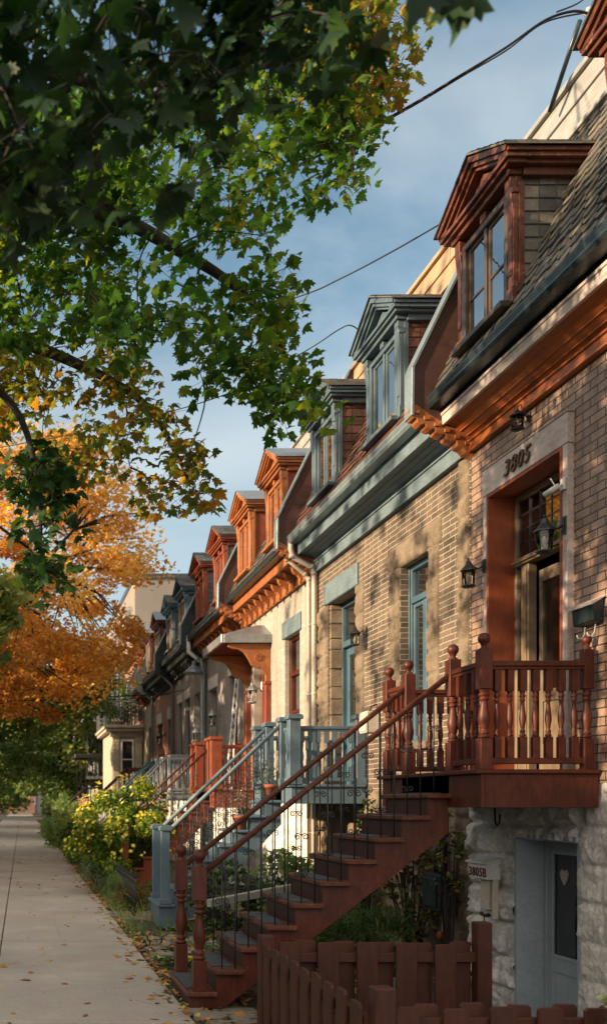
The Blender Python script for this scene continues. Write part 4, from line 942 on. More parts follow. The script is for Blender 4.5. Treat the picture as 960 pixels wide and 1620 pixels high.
# ------------------------------------------------------------------ lanterns
def lantern(loc, label, arm=.2, s=1.0, up=True, mat='black', style='coach', cat='wall lantern'):
    x, y, z = loc                      # wall plate centre; lantern hangs arm metres out towards the street
    t = thing('wall_lantern', loc, label, cat, 'lanterns on the house fronts')
    lx = x-arm
    m = MB(); m.lathe(0, 0, [(.001, 0)]*2, 3) if False else None
    m = MB(); pl = [(.0, .05), (.012, .05), (.02, .04), (.03, .02)]
    m.box(x-.012, x, y-.035*s, y+.035*s, z-.075*s, z+.075*s); m.box(x-.022, x-.012, y-.024*s, y+.024*s, z-.055*s, z+.055*s); m.build('back_plate', mat, t, .006)
    m = MB()
    if style == 'coach':
        pts = [(x-.015, y, z), (x-.06, y, z-.035*s), (x-.11, y, z-.01), (x-arm*.85, y, z+.03*s), (lx, y, z+.03*s)]; top = z+.03*s
    else:
        pts = [(x-.015, y, z-.02), (x-.05, y, z+.05*s), (x-.07, y, z+.13*s), (x-arm*.7, y, z+.17*s), (lx, y, z+.14*s), (lx, y, z+.08*s)]; top = z+.08*s
    m.tube(pts, .009*s, 7); m.build('arm', mat, t)
    m = MB(); n = 6
    zt = top-.015*s
    if style == 'coach':
        m.lathe(lx, y, [(.006*s, .075*s), (.013*s, .06*s), (.006*s, .05*s), (.022*s, .04*s), (.03*s, .0), (.085*s, -.06*s), (.09*s, -.072*s), (.075*s, -.075*s)], n, zt)
        r0, r1, za, zb = .070*s, .058*s, zt-.075*s, zt-.235*s
    else:
        m.lathe(lx, y, [(.01*s, .03*s), (.03*s, .015*s), (.05*s, -.01*s), (.10*s, -.04*s), (.105*s, -.055*s), (.08*s, -.06*s)], 16, zt)
        r0, r1, za, zb = .078*s, .072*s, zt-.06*s, zt-.23*s; n = 10
    m.build('cap', mat, t); m = MB()
    m.lathe(lx, y, [(r1*1.25, 0), (r1*1.3, -.012*s), (r1*.8, -.03*s), (.01, -.035*s)], n, zb)
    m.build('base', mat, t)
    m = MB()
    for k in range(n):
        a = 2*PI*(k+.5)/n; m.tube([(lx+r0*math.cos(a), y+r0*math.sin(a), za), (lx+r1*math.cos(a), y+r1*math.sin(a), zb)], .0045*s, 4)
    if style != 'coach':
        for f in (.33, .66):
            rr = r0+(r1-r0)*f; zz = za+(zb-za)*f; m.tube([(lx+rr*math.cos(2*PI*k/14), y+rr*math.sin(2*PI*k/14), zz) for k in range(15)], .004*s, 4, cap=False)
    m.build('cage', mat, t)
    m = MB(); m.lathe(lx, y, [(r0*.93, za-zb), (r1*.93, 0)], n, zb); m.build('glass', 'lampglass', t)
    m = MB(); m.lathe(lx, y, [(.012*s, 0), (.012*s, .05*s), (.018*s, .07*s), (.016*s, .1*s), (.004, .12*s)], 8, zb+.005); m.build('bulb', 'white', t)
    return t
XF_ = 4.60
lantern((XF_, 9.455, 4.15), 'black coach lantern on the left edge of the red doorway marked 3805', .16, .88)
lantern((XF_, 8.06, 4.15), 'black coach lantern on the right edge of the red doorway, under the small camera', .17, .98)
lantern((4.655, 8.72, 5.34), 'round caged lantern on curved arm above the number 3805', .11, .66, style='cage')
lantern((4.63, 12.85, 4.12), 'square brass lantern between the blue door and blue window', .13, .85)
lantern((4.53, 17.98, 3.98), 'grey lantern under the orange bracketed canopy', .18, 1.3, mat='greymetal')
lantern((4.66, 22.4, 3.9), 'pale lantern beside the door of the grey brick house', .18, 1.3, mat='greymetal')
lantern((4.66, 30.9, 4.0), 'black lantern on the orange red brick wall', .2, 1.4)
lantern((4.55, 24.02, 3.6), 'small pale lantern beside the white downspout at the end of the orange cornice', .18, 1.1, mat='white')
# dish-shaped flood lamp at the end of house 4
t = thing('flood_lamp', (4.6, 23.95, 5.1), 'grey dish lamp on a bracket under the end of the orange cornice', 'lamp')
MB().tube([(4.6, 23.95, 5.35), (4.42, 23.95, 5.42), (4.33, 23.95, 5.3)], .025).build('bracket_arm', 'guttergrey', t)
MB().lathe(4.33, 23.95, [(.04, .25), (.06, .12), (.20, .02), (.27, -.06), (.25, -.07)], 16, 5.1).build('shade', 'guttergrey', t)

# security camera
t = thing('security_camera', (4.6, 8.07, 4.50), 'small white security camera with an antenna on the right of the red doorway', 'camera')
MB().box(4.585, 4.602, 8.03, 8.10, 4.45, 4.55).tube([(4.59, 8.065, 4.50), (4.53, 8.09, 4.47)], .012).build('mount', 'white', t, .004)
c0, c1 = Vector((4.555, 8.06, 4.485)), Vector((4.49, 8.17, 4.44))
MB().tube([c0, c0.lerp(c1, .02), c1], [.014, .024, .024], 12).build('body', 'white', t)
MB().tube([c1, c1+(c1-c0)*.05], .019, 12).build('lens', 'black', t)
MB().tube([(4.54, 8.09, 4.49), (4.52, 8.13, 4.57)], .005, 6).build('antenna', 'white', t)

# mail boxes
t = thing('mailbox', (4.62, 7.78, 3.34), 'dark metal mailbox with a pale sloping lid on the brown brick wall', 'mailbox')
prof = [(4.655, 3.24), (4.655, 3.44), (4.565, 3.40), (4.555, 3.38), (4.565, 3.25)]
MB().prism(prof, 'y', 7.60, 7.88).build('box', 'greymetal' if False else 'gutter', t, .008)
MB().prism([(4.657, 3.443), (4.657, 3.458), (4.54, 3.405), (4.535, 3.375), (4.545, 3.375)], 'y', 7.58, 7.90).build('lid', 'surround', t, .003)
for y in (7.67, 7.81): MB().tube([(4.63, y, 3.24), (4.62, y, 3.17), (4.60, y, 3.14), (4.57, y, 3.14), (4.56, y, 3.17)], .005, 6).build('paper_hook', 'white', t)
t = thing('mailbox', (4.55, 9.6, 1.0), 'white mailbox with a sloping lid and red digits 3805B on the pale stone wall', 'mailbox')
MB().prism([(4.62, 1.04), (4.62, 1.24), (4.48, 1.20), (4.48, 1.04)], 'y', 9.17, 9.52).build('box', 'white', t, .006)
MB().prism([(4.62, 1.245), (4.62, 1.26), (4.45, 1.21), (4.45, 1.19)], 'y', 9.14, 9.55).build('lid', 'white', t, .004)
MB().box(4.55, 4.60, 9.26, 9.44, .74, 1.04).box(4.545, 4.60, 9.17, 9.20, .66, 1.04).build('mounting_board', 'cream', t, .004)
textmesh('3805B', .125, .002, 'numred', (4.477, 9.345, 1.065), t, 'house_number') if 'numred' in M else None
t = thing('intercom', (4.57, 9.44, .4), 'black intercom hanging by a cord under the white mailbox', 'intercom')
MB().tube([(4.55, 9.36, .68), (4.545, 9.35, .60), (4.545, 9.35, .46)], .006, 6).tube([(4.55, 9.42, .69), (4.54, 9.34, .68), (4.55, 9.26, .69)], .018, 8).build('cord', 'black', t)
MB().box(4.53, 4.575, 9.30, 9.40, .28, .42).lathe(4.53, 9.35, [(.05, 0), (.055, .03), (.03, .06)], 10, .38).build('handset', 'black', t, .01)
MB().box(4.522, 4.532, 9.32, 9.38, .29, .33).build('button_plate', 'white', t)
# meter box with conduits at the corner
t = thing('electric_meter', (4.55, 10.25, .8), 'grey electric meter box with conduits at the corner of the pale stone base', 'meter box')
MB().box(4.42, 4.60, 10.08, 10.48, .62, 1.02).box(4.39, 4.42, 10.12, 10.44, .66, .98).build('box', 'gutter', t, .03)
m = MB(); m.tube([(4.53, 10.18, 1.0), (4.53, 10.18, 1.95)], .03); m.tube([(4.53, 10.32, 1.0), (4.53, 10.32, 1.35), (4.60, 10.32, 1.45)], .02); m.tube([(4.53, 10.42, 1.0), (4.53, 10.42, 1.25), (4.60, 10.42, 1.4)], .02); m.tube([(4.53, 10.22, .62), (4.53, 10.22, -.1)], .022)
m.build('conduit', 'gutter', t)
MB().lathe(4.50, 10.22, [(.02, 0), (.04, .02), (.04, .08), (.02, .1)], 8, .30).build('valve', 'orangered', t)
t = tag(MB().tube([(4.50, 9.05, 1.74), (4.5, 9.04, 1.60), (4.5, 9.0, 1.57), (4.5, 8.96, 1.60), (4.5, 8.95, 1.68)], .009, 6).build('hook', 'black', org=(4.5, 9, 1.74)), 'small black iron hook under the red brown porch', 'hook')
t = thing('utility_box', (4.6, 12.6, 2.9), 'pale grey utility box on the buff brick wall right of the blue door', 'utility box')
MB().box(4.48, 4.655, 12.35, 12.62, 2.70, 2.98).box(4.465, 4.48, 12.37, 12.60, 2.72, 2.96).build('box', 'cream', t, .01)
MB().tube([(4.56, 12.48, 2.98), (4.58, 12.48, 3.05), (4.65, 12.48, 3.08)], .012, 6).build('conduit', 'black', t)
t = thing('storage_crate', (4.25, 9.45, -.3), 'small dark crate with a red rim at the foot of the stone wall', 'crate')
MB().box(4.12, 4.38, 9.28, 9.50, -.3, -.02).build('box', 'black', t, .01); MB().box(4.10, 4.40, 9.26, 9.52, -.02, .03).build('rim', 'orangered', t, .006)

# ------------------------------------------------------------------ fence around the basement yard
f = thing('picket_fence', (1.82, 7.1, 0), 'low dark red brown board fence with square posts around the basement yard', 'fence')
def picket(c, axis, w, top, rnd=True, th=.02):
    m = MB(); x, y = c; b = -.03
    if axis == 'y': m.prism([(y-w/2, b), (y+w/2, b), (y+w/2, top-.02), (y+w/2-.02, top), (y-w/2+.02, top), (y-w/2, top-.02)], 'x', x-th/2, x+th/2)
    else: m.prism([(x-w/2, b), (x+w/2, b), (x+w/2, top-.015), (x+w/2-.015, top), (x-w/2+.015, top), (x-w/2, top-.015)], 'y', y-th/2, y+th/2)
    m.build('picket', 'fencewood', f, .003)
y = 6.93; k = 0
while y > 5.05: picket((1.785+RN.uniform(-.004, .004), y), 'y', .15, .745+RN.uniform(-.012, .012)); y -= .232
x = 1.98; k = 0
while x < 3.38: picket((x, 7.13 if k % 2 else 7.05), 'x', .155, .75+RN.uniform(-.015, .01)); x += .145; k += 1
x = 2.0; k = 0
while x < 4.5: picket((x, 5.0 if k % 2 else 4.92), 'x', .13, .735+RN.uniform(-.012, .012)); x += .122; k += 1
for (x, y, hgt) in ((1.82, 7.09, .80), (3.43, 7.09, .90), (1.88, 4.96, .83), (4.55, 4.96, .8)):
    MB().box(x-.055, x+.055, y-.055, y+.055, -.03, hgt).build('post', 'fencewood', f, .008)
m = MB()
for z in (.18, .60): m.box(1.80, 1.84, 5.0, 7.05, z, z+.07); m.box(1.86, 3.38, 7.072, 7.108, z, z+.07); m.box(1.94, 4.5, 4.942, 4.978, z, z+.07)
m.build('rail', 'fencewood', f, .004)

# low wrought iron garden fences
def iron_fence(p, q, label, h=.62, sp=.13, z0=0.0):
    t = thing('garden_fence', (p[0], p[1], z0), label, 'fence', 'low wrought iron garden fences')
    p = Vector((*p, 0)); q = Vector((*q, 0)); L = (q-p).length; n = int(L/sp)
    m = MB()
    for z in (.12, h*.72, h*.85): m.beam(p+Vector((0, 0, z0+z)), q+Vector((0, 0, z0+z)), .012, .02)
    m.build('rail', 'iron', t)
    d = (q-p)/max(n, 1); ang = Matrix.Rotation(math.atan2(d.y, d.x), 3, 'Z')
    for i in range(n+1):
        c = p+d*i; m = MB(); m.tube([(c.x, c.y, z0-.02), (c.x, c.y, z0+h)], .006, 5); m.lathe(c.x, c.y, [(.006, 0), (.016, .02), (.003, .06)], 5, z0+h)
        if i < n:
            e = c+d; k = 9; m.tube([c.lerp(e, .5)+(d.normalized())*(d.length/2*math.cos(PI*j/(k-1)))*-1+Vector((0, 0, z0+h*.85+.05*math.sin(PI*j/(k-1)))) for j in range(k)], .005, 4, cap=False)
            m.tube([c.lerp(e, .5)+(d.normalized())*(d.length*.3*math.cos(2*PI*j/10))+Vector((0, 0, z0+h*.45+.05*math.sin(2*PI*j/10))) for j in range(11)], .004, 4, cap=False)
        m.build('bar', 'iron', t)
iron_fence((1.75, 14.7), (1.75, 17.6), 'low iron garden fence left of the slate blue stairs, by the yellow bush', .6)
iron_fence((2.15, 12.45), (4.4, 12.45), 'low iron garden fence behind the nearest stairs', .78, z0=-.02)
# pale plank leaning across the bed
t = tag(MB().beam(P(330, 1432, 11.2)+Vector((0, 0, .02)), P(462, 1404, 11.8), .08, .09).build('plank', 'creampanel', org=P(330, 1432, 11.2), bevel=.006), 'long pale weathered plank edging the garden bed behind the nearest stairs', 'plank')

# flower pots on the blue stairs
def pot(x, y, z, r, label, tall=.2, flower=False, plant=.3):
    t = thing('flower_pot', (x, y, z), label, 'flower pot', 'terracotta pots on the blue stairs')
    MB().lathe(x, y, [(r*.68, 0), (r*.95, tall*.78), (r*1.08, tall*.78), (r*1.1, tall), (r*.95, tall), (r*.9, tall*.85)], 20, z).build('pot', 'terracotta', t)
    c = (x, y, z+tall+plant*.42)
    leaves('plant', 'leafsilver', ellip(260, c, (r*1.35, r*1.35, plant*.6)), .055, (BLADE_V, BLADE_F), t, droop=-.6, up=.4)
    if flower: leaves('blossoms', 'petalwhite', ellip(40, (x, y, z+tall+plant*.5), (r*1.3, r*1.3, plant*.5)), .035, (OVAL_V, OVAL_F), t)
ys = 13.42
xs_ = [1.92+.214*i for i in range(8)]; zs_ = [.36+.2085*i for i in range(8)]
pot(xs_[7]+.09, ys, zs_[7]+.002, .105, 'terracotta pot of pale grasses on the topmost blue step', .22)
pot(xs_[5]+.09, ys, zs_[5]+.002, .105, 'terracotta pot of silvery leaves and small white flowers on a middle blue step', .2, True, .4)

# trellis in front of house 4
t = thing('trellis', (4.3, 19.9, 2.1), 'narrow white lattice trellis leaning against the pale brick between canopy and window', 'trellis')
m = MB()
pa, pb = Vector((4.30, 19.55, 2.05)), Vector((4.6, 20.15, 4.7)); w = Vector((0, .55, 0))
m.beam(pa, pb, .03, .02); m.beam(pa+w, pb+w*.4, .03, .02)
for k in range(12):
    f0, f1 = k/12, (k+1)/12; a0 = pa.lerp(pb, f0); a1 = pa.lerp(pb, f1); b0 = (pa+w).lerp(pb+w*.4, f0); b1 = (pa+w).lerp(pb+w*.4, f1)
    m.beam(a0, b1, .018, .01); m.beam(b0, a1, .018, .01)
m.build('lattice', 'white', t)

# ------------------------------------------------------------------ cables
def cable(pts, label, r=.012, sag=0, sub=10):
    P_ = [Vector(p) for p in pts]; out = []
    for i in range(len(P_)-1):      # Catmull-Rom
        p0, p1, p2, p3 = P_[max(i-1, 0)], P_[i], P_[i+1], P_[min(i+2, len(P_)-1)]
        for k in range(sub):
            t = k/sub; out.append(.5*((2*p1)+(p2-p0)*t+(2*p0-5*p1+4*p2-p3)*t*t+(3*p1-p0-3*p2+p3)*t**3))
    out.append(P_[-1])
    m = MB(); m.tube(out, r, 6)
    return tag(m.build('utility_cable', 'cable', org=P_[0]), label, 'cable', 'overhead cables')
cable([P(932, 22, 7.3), P(905, 18, 7.2), P(860, 33, 7.15), P(800, 75, 7.1), P(730, 118, 7.2), P(640, 172, 7.6), P(500, 247, 8.6), P(300, 330, 10.5), P(-300, 480, 14)], 'thick black overhead cable arching down from the top right dormer', .0095)
cable([P(925, 20, 7.35), P(860, 36, 7.2), P(800, 80, 7.15), P(730, 121, 7.25), P(640, 175, 7.65), P(500, 249, 8.65), P(300, 333, 10.55), P(-300, 488, 14.1)], 'second thinner strand twisted along the thick overhead cable', .006)
cable([P(945, -25, 7.3), P(917, 3, 7.25), P(880, 19, 7.1)], 'short wire running up to the insulator at the top right dormer', .006)
cable([P(700, 352, 9.55), P(620, 398, 9.9), P(540, 440, 10.3), P(470, 470, 10.8), P(300, 520, 12), P(-300, 600, 16)], 'thin overhead cable reaching the pediment of the nearest dormer', .008)
cable([P(573, 527, 13), P(555, 515, 12.9), P(535, 522, 12.7), P(475, 560, 13), P(340, 630, 13.6), P(100, 690, 15), P(-200, 740, 17)], 'thin overhead cable reaching the slate blue dormer', .008)
cable([P(-80, 1107, 24), P(60, 1108, 26), P(160, 1103, 28), P(270, 1098, 29)], 'pale low cable crossing in front of the orange tree', .018)
cable([P(-80, 1100, 26), P(100, 1104, 29), P(200, 1106, 31), P(300, 1090, 27)], 'dark low cable sagging to the black cornice', .016)
t = tag(MB().tube([P(869, 176, 9.2), P(917, 32, 8.6)], .022, 8).build('roof_rod', 'gutter', org=P(869, 176, 9.2)), 'thin dark metal rod standing on the roof edge behind the top right dormer', 'rod')
t = tag(MB().lathe(0, 0, [(.012, 0), (.024, .012), (.012, .03), (.024, .05), (.012, .07)], 10, 0).build('insulator', 'cream', org=(0, 0, 0)), 'pale ceramic insulator where the thick cable meets the top right dormer', 'insulator'); t.location = P(925, 24, 7.32); t.rotation_euler = (0, .6, 0)

# ------------------------------------------------------------------ ground
def struct(o): o['kind'] = 'structure'; return o
M['soil'] = rocky('soil_and_grass', [(.035, .04, .02), (.06, .05, .03), (.05, .07, .025), (.10, .08, .05)], 1.6, bumpd=.03, fine=30)
m, nt, b = newmat('sidewalk_concrete'); M['sidewalk'] = m
tc = N(nt, 'ShaderNodeTexCoord')
n1 = N(nt, 'ShaderNodeTexNoise', Scale=.8, Detail=8.0, Roughness=.65); n2 = N(nt, 'ShaderNodeTexNoise', Scale=60.0, Detail=5.0, Roughness=.75); n3 = N(nt, 'ShaderNodeTexVoronoi', Scale=.55, feature='DISTANCE_TO_EDGE')
for n in (n1, n2): nt.links.new(tc.outputs['Object'], n.inputs['Vector'])
wn = N(nt, 'ShaderNodeTexNoise', Scale=2.0, Detail=4.0); nt.links.new(tc.outputs['Object'], wn.inputs['Vector'])
va = mixc(nt, .22, (0, 0, 0), wn.outputs[1]); vv = N(nt, 'ShaderNodeVectorMath', operation='ADD'); nt.links.new(tc.outputs['Object'], vv.inputs[0]); nt.links.new(va, vv.inputs[1]); nt.links.new(vv.outputs[0], n3.inputs['Vector'])
c = ramp(nt, n1.outputs[0], [(.28, (.24, .215, .18)), (.42, (.36, .325, .275)), (.55, (.40, .36, .305)), (.72, (.50, .455, .39))])
c = mixc(nt, 1.0, c, ramp(nt, n2.outputs[0], [(.35, (.7,)*3), (.6, (1,)*3)]), 'MULTIPLY')
c = mixc(nt, 1.0, c, ramp(nt, n3.outputs[0], [(.0, (.75,)*3), (.004, (1,)*3)]), 'MULTIPLY')
nt.links.new(c, b.inputs['Base Color']); b.inputs['Roughness'].default_value = .85
bp = N(nt, 'ShaderNodeBump', Strength=.5, Distance=.004); nt.links.new(n2.outputs[0], bp.inputs['Height']); nt.links.new(bp.outputs[0], b.inputs['Normal'])
M['asphalt'] = rocky('asphalt', [(.04, .04, .042), (.06, .06, .06)], 1.0, bumpd=.006, fine=60)
M['flag'] = rocky('flagstone', [(.17, .15, .12), (.28, .25, .21)], 2.0, bumpd=.01, fine=25)
hx0, hx1, hy0, hy1 = 3.50, 5.30, 5.05, 9.60
g = MB()
xs = [-300, hx0, hx1, 300]; ysg = [-60, hy0, hy1, 500]
for i in range(3):
    for j in range(3):
        if i == 1 and j == 1: continue
        g.add([(xs[i], ysg[j], -.03), (xs[i+1], ysg[j], -.03), (xs[i+1], ysg[j+1], -.03), (xs[i], ysg[j+1], -.03)], [(0, 1, 2, 3)])
struct(g.build('ground', 'soil'))
g = MB(); g.box(hx0-.1, hx1, hy0-.1, hy0, -.5, 0); g.box(hx0-.1, hx1, hy1, hy1+.1, -.5, 0); g.box(hx0-.1, hx0, hy0, hy1, -.5, 0); g.box(hx0-.1, hx1, hy0-.1, hy1+.1, -.55, -.45); g.box(3.5, 4.62, 5.05, 5.4, -.45, -.22)
struct(g.build('basement_yard', 'concrete'))
# sidewalk slabs (two columns with joints)
g = MB(); y = -6.0; k = 0
while y < 92:
    L = 1.52
    for (a, b) in ((-1.95, -.275), (-.26, 1.40)):
        dz = RN.uniform(-.004, .004); g.box(a, b, y+.014, y+L-.014, -.12, dz)
    y += L
y = 118.2
while y < 146: g.box(-1.95, 1.4, y, y+1.5, -.12, 0); y += 1.52
sw = struct(g.build('sidewalk', 'sidewalk', bevel=.006))
g = MB(); g.box(-2.3, -1.955, -10, 92, -.15, -.012); struct(g.build('verge', 'soil'))
g = MB(); g.box(-3.75, -3.6, -10, 92, -.3, -.01); struct(g.build('kerb', 'concrete', bevel=.01))
g = MB(); g.add([(-14.5, -20, -.022), (-3.76, -20, -.022), (-3.76, 93, -.022), (-14.5, 93, -.022)], [(0, 1, 2, 3)]); g.add([(-60, 93, -.021), (60, 93, -.021), (60, 118, -.021), (-60, 118, -.021)], [(0, 1, 2, 3)]); struct(g.build('road', 'asphalt'))
# flagstone path and garden bed in the front yard of houses 1 and 2
g = MB(); r = random.Random(3)
def flags(x0, x1, y0, y1, z=0.0, s=.42):
    y = y0
    while y < y1:
        x = x0+r.uniform(-.1, .05); hh_ = s*r.uniform(.75, 1.1)
        while x < x1:
            ww = s*r.uniform(.7, 1.4); n = 7; cx, cy = x+ww/2, y+hh_/2; ph = r.random()
            pts = []
            for k in range(n):
                a = 2*PI*(k+ph)/n; q = r.uniform(.86, 1.06)
                ex = abs(math.cos(a)); ey = abs(math.sin(a)); sq = 1/max(ex, ey)**.55
                pts.append((cx+math.cos(a)*ww*.47*q*sq, cy+math.sin(a)*hh_*.47*q*sq))
            g.prism(pts, 'z', -.06, z+r.uniform(-.01, .015)); x += ww
        y += hh_
flags(1.47, 4.0, 10.6, 12.3, .01); flags(1.45, 2.1, 7.3, 8.2, .0, .3); flags(1.42, 3.2, 14.35, 15.2, .01)
struct(g.build('path', 'flag', bevel=.008))
# ------------------------------------------------------------------ planting
def bush(name, label, c, r, n, size, mat, tmpl, cat='bush', stems=14, flowers=None, base=None, group=None, clumps=26, up=.7, droop=.3, crad=.33, loose=False):
    group = group or ('shrubs in the front gardens' if name == 'garden_bush' else None)
    bx = base or (c[0], c[1], max(0, c[2]-r[2]))
    t = thing(name, bx, label, cat, group)
    cs = ellip(clumps, c, r, .3); m = MB()
    if loose: cs = np.array(c)+(cs-np.array(c))*NP.uniform(.75, 1.28, (len(cs), 1))
    for k, q in enumerate(cs[:stems]):
        b = Vector(bx)+Vector((RN.uniform(-.3, .3)*r[0], RN.uniform(-.3, .3)*r[1], -.03)); q = Vector(q); m.tube([b, b.lerp(q, .5)+Vector((0, 0, .1*r[2])), q], [.012, .009, .004], 4, cap=False)
    m.build('stems', 'twig', t)
    mr = min(r)
    ps = np.concatenate([ellip(n//clumps, q, (crad*r[0], crad*r[1], crad*r[2]*.9)) for q in cs])
    ps = ps[ps[:, 2] > bx[2]-.02]
    leaves('foliage', mat, ps, size, tmpl, t, up=up, droop=droop)
    if flowers:
        fm, fn, fs = flowers; pts = np.concatenate([ps, ellip(fn, (c[0], c[1], c[2]), (r[0]*1.12, r[1]*1.12, r[2]*1.15), .9)]) if fn > 100 else ps; dd = np.linalg.norm((pts-np.array(c))/np.array(r), axis=1); pts = pts[(dd > .9) & (pts[:, 2] > c[2]-r[2]*.5)]; pts = pts[NP.permutation(len(pts))[:fn]]+np.array((-.02, -.03, .03))
        V = []; F = []
        for p in pts:
            nrm = (Vector(p)-Vector(c)).normalized()*.6+Vector((NP.normal()*.4, NP.normal()*.4, .5)); nrm.normalize(); u = nrm.orthogonal().normalized(); w = nrm.cross(u); o = len(V); V.append(tuple(Vector(p)-nrm*.008)); np_ = 12; s = fs*(.7+.6*NP.random())
            for k in range(np_):
                a = 2*PI*k/np_; rr = s*(1 if k % 2 else .5); V.append(tuple(Vector(p)+(u*math.cos(a)+w*math.sin(a))*rr))
            for k in range(np_): F.append((o, o+1+k, o+1+(k+1) % np_))
        npmesh('blossoms', V, F, fm, t)
    return t
bush('flowering_bush', 'large rounded bush covered with yellow daisy flowers beside the sidewalk', (2.02, 18.6, 1.18), (.92, .9, 1.0), 11000, .085, 'leafbright', (OVAL_V, OVAL_F), flowers=('petal', 950, .042), clumps=52, crad=.26, loose=True, base=(2.0, 18.6, 0))
bush('garden_bush', 'feathery dark green bush behind the lower nearest stairs and board fence', (3.45, 10.2, .30), (.75, .55, .36), 5000, .10, 'leafbush', (BLADE_V, BLADE_F), droop=-.9, up=.2, clumps=40)
bush('garden_bush', 'yellow green leafy bush under the slate blue porch', (3.55, 13.0-.35, .62), (.62, .4, .62), 2600, .085, 'leafolive', (OVAL_V, OVAL_F), clumps=30)
bush('garden_bush', 'small bright green shrub left of the slate blue porch bush', (2.75, 12.75, .5), (.45, .35, .5), 1500, .08, 'leafbush', (OVAL_V, OVAL_F), clumps=22)
bush('climbing_rose', 'twiggy climbing rose with reddish yellow leaves at the corner of the two nearest houses', (4.35, 10.75, .95), (.28, .42, .95), 1100, .07, 'leafvine', (OVAL_V, OVAL_F), 'climber', 24, clumps=36, base=(4.4, 10.7, 0))
bush('climbing_rose', 'sparse dark vine stems with leaves hanging beside the meter conduits', (4.5, 10.02, 1.25), (.10, .25, .55), 260, .06, 'leafvine', (OVAL_V, OVAL_F), 'climber', 18, clumps=20, base=(4.5, 10.02, 0))
bush('ivy', 'ivy climbing the tan stone under the slate blue porch', (4.45, 12.3, 1.0), (.12, .22, .9), 700, .06, 'leafbush', (OVAL_V, OVAL_F), 'climber', 10, base=(4.45, 12.3, 0))
bush('garden_bush', 'low silvery green plants at the sidewalk edge beyond the yellow bush', (1.62, 20.4, .32), (.35, .9, .38), 1800, .07, 'leafsilver', (BLADE_V, BLADE_F), droop=-.5, up=.3)
bush('garden_bush', 'low weedy green clump at the foot of the yellow flowering bush', (1.72, 17.0, .22), (.33, .8, .26), 1800, .08, 'leafolive', (BLADE_V, BLADE_F), droop=-.5, up=.3)
bush('garden_bush', 'brown withered perennials between the yellow bush and slate blue stairs', (1.95, 15.9, .22), (.35, .7, .24), 1300, .10, 'leafvine', (BLADE_V, BLADE_F), droop=-.4, up=.3)
bush('garden_bush', 'dark green hedge-like shrub by the grey metal stairs', (1.75, 24.0, .45), (.45, 1.4, .5), 2200, .09, 'leafbush', (OVAL_V, OVAL_F))
bush('garden_bush', 'dark round shrub by the navy blue stairs', (1.7, 28.6, .6), (.5, 1.6, .65), 2500, .10, 'leafbush', (OVAL_V, OVAL_F))
bush('garden_bush', 'tall dark shrub beside the far sidewalk before the black iron stairs', (1.55, 37.5, .9), (.7, 2.2, 1.1), 3800, .12, 'leafolive', (OVAL_V, OVAL_F), clumps=40)
bush('garden_bush', 'darkest tall shrub at the far right side of the sidewalk', (1.9, 46, 1.1), (.9, 3, 1.4), 3500, .15, 'leafbush', (OVAL_V, OVAL_F), clumps=40)
bush('balcony_vine', 'green vine spilling over the balcony of the cream bay house', (3.75, 36.8, 5.75), (.9, .9, .8), 2600, .10, 'leafbush', (OVAL_V, OVAL_F), 'climber', 16, clumps=34, base=(3.9, 36.8, 4.75))
bush('hydrangea', 'pale green and pink hydrangea head over the board fence at the lower right corner', (2.98, 4.75, .78), (.075, .075, .085), 500, .03, 'hyd' if 'hyd' in M else 'leafsilver', (OVAL_V, OVAL_F), 'flower', 3, clumps=12, base=(2.98, 4.75, 0))
bush('hydrangea', 'dark leaves of the hydrangea at the lower right corner behind the fence', (3.1, 4.72, .58), (.18, .14, .12), 120, .11, 'leafbush', (OVAL_V, OVAL_F), 'flower', 6, clumps=12, base=(3.1, 4.72, 0))
# ground cover and fallen leaves
n = 5200; pts = np.column_stack([NP.uniform(1.5, 3.4, n), NP.uniform(9.4, 12.3, n), NP.uniform(0, .10, n)])
keep = np.array([noise.noise(Vector((p[0]*1.8, p[1]*1.8, 3))) > -.05 for p in pts]) & ~((pts[:, 1] > 10.7) & (NP.random(n) < .75))
o = leaves('ground_cover', 'leafbush', pts[keep], .075, (OVAL_V, OVAL_F), up=1.0, droop=-.2); o['kind'] = 'stuff'
n = 9000; yy = 9.4+NP.random(n)**1.5*60; pts = np.column_stack([1.42+NP.random(n)**1.3*2.3, yy, NP.uniform(0, .12, n)])
pts = pts[(pts[:, 1] > 12.4)]
o = leaves('garden_grass', 'leafolive', pts, .13, (BLADE_V, BLADE_F), up=.3, droop=-1.5); o['kind'] = 'stuff'
n = 1700; x = NP.choice([0, 1], n, p=[.22, .78]); xx = np.where(x == 0, NP.uniform(-1.9, 1.4, n), 1.55-np.abs(NP.normal(0, .16, n))+NP.normal(0, .06, n)); yy = 5+NP.random(n)**1.6*80
pts = np.column_stack([xx, yy, np.full(n, .012)])
o = leaves('fallen_leaves', 'fallen', pts, .075, (STAR_V, STAR_F), up=6.0, droop=0); o['kind'] = 'stuff'
n = 500; pts = np.column_stack([NP.uniform(1.4, 3.4, n), NP.uniform(7.4, 13, n), np.full(n, .03)])
o = leaves('leaf_litter', 'fallen', pts, .07, (STAR_V, STAR_F), up=4.0, droop=0); o['kind'] = 'stuff'
M['marigold'] = M['petal']
bush('marigold', 'small yellow flowers in the ground cover behind the nearest newel post', (1.78, 9.75, .10), (.14, .14, .08), 120, .04, 'leafbush', (OVAL_V, OVAL_F), 'flower', 4, flowers=('petal', 16, .028), clumps=6, base=(1.78, 9.75, 0))
# far left post and hedge
t = tag(MB().box(-2.1, -1.98, 60, 60.12, -.03, 1.5).box(-2.13, -1.95, 59.97, 60.15, 1.5, 1.56).build('sidewalk_post', 'white', org=(-2.04, 60, 0), bevel=.01), 'pale square post at the far left edge of the sidewalk', 'post')

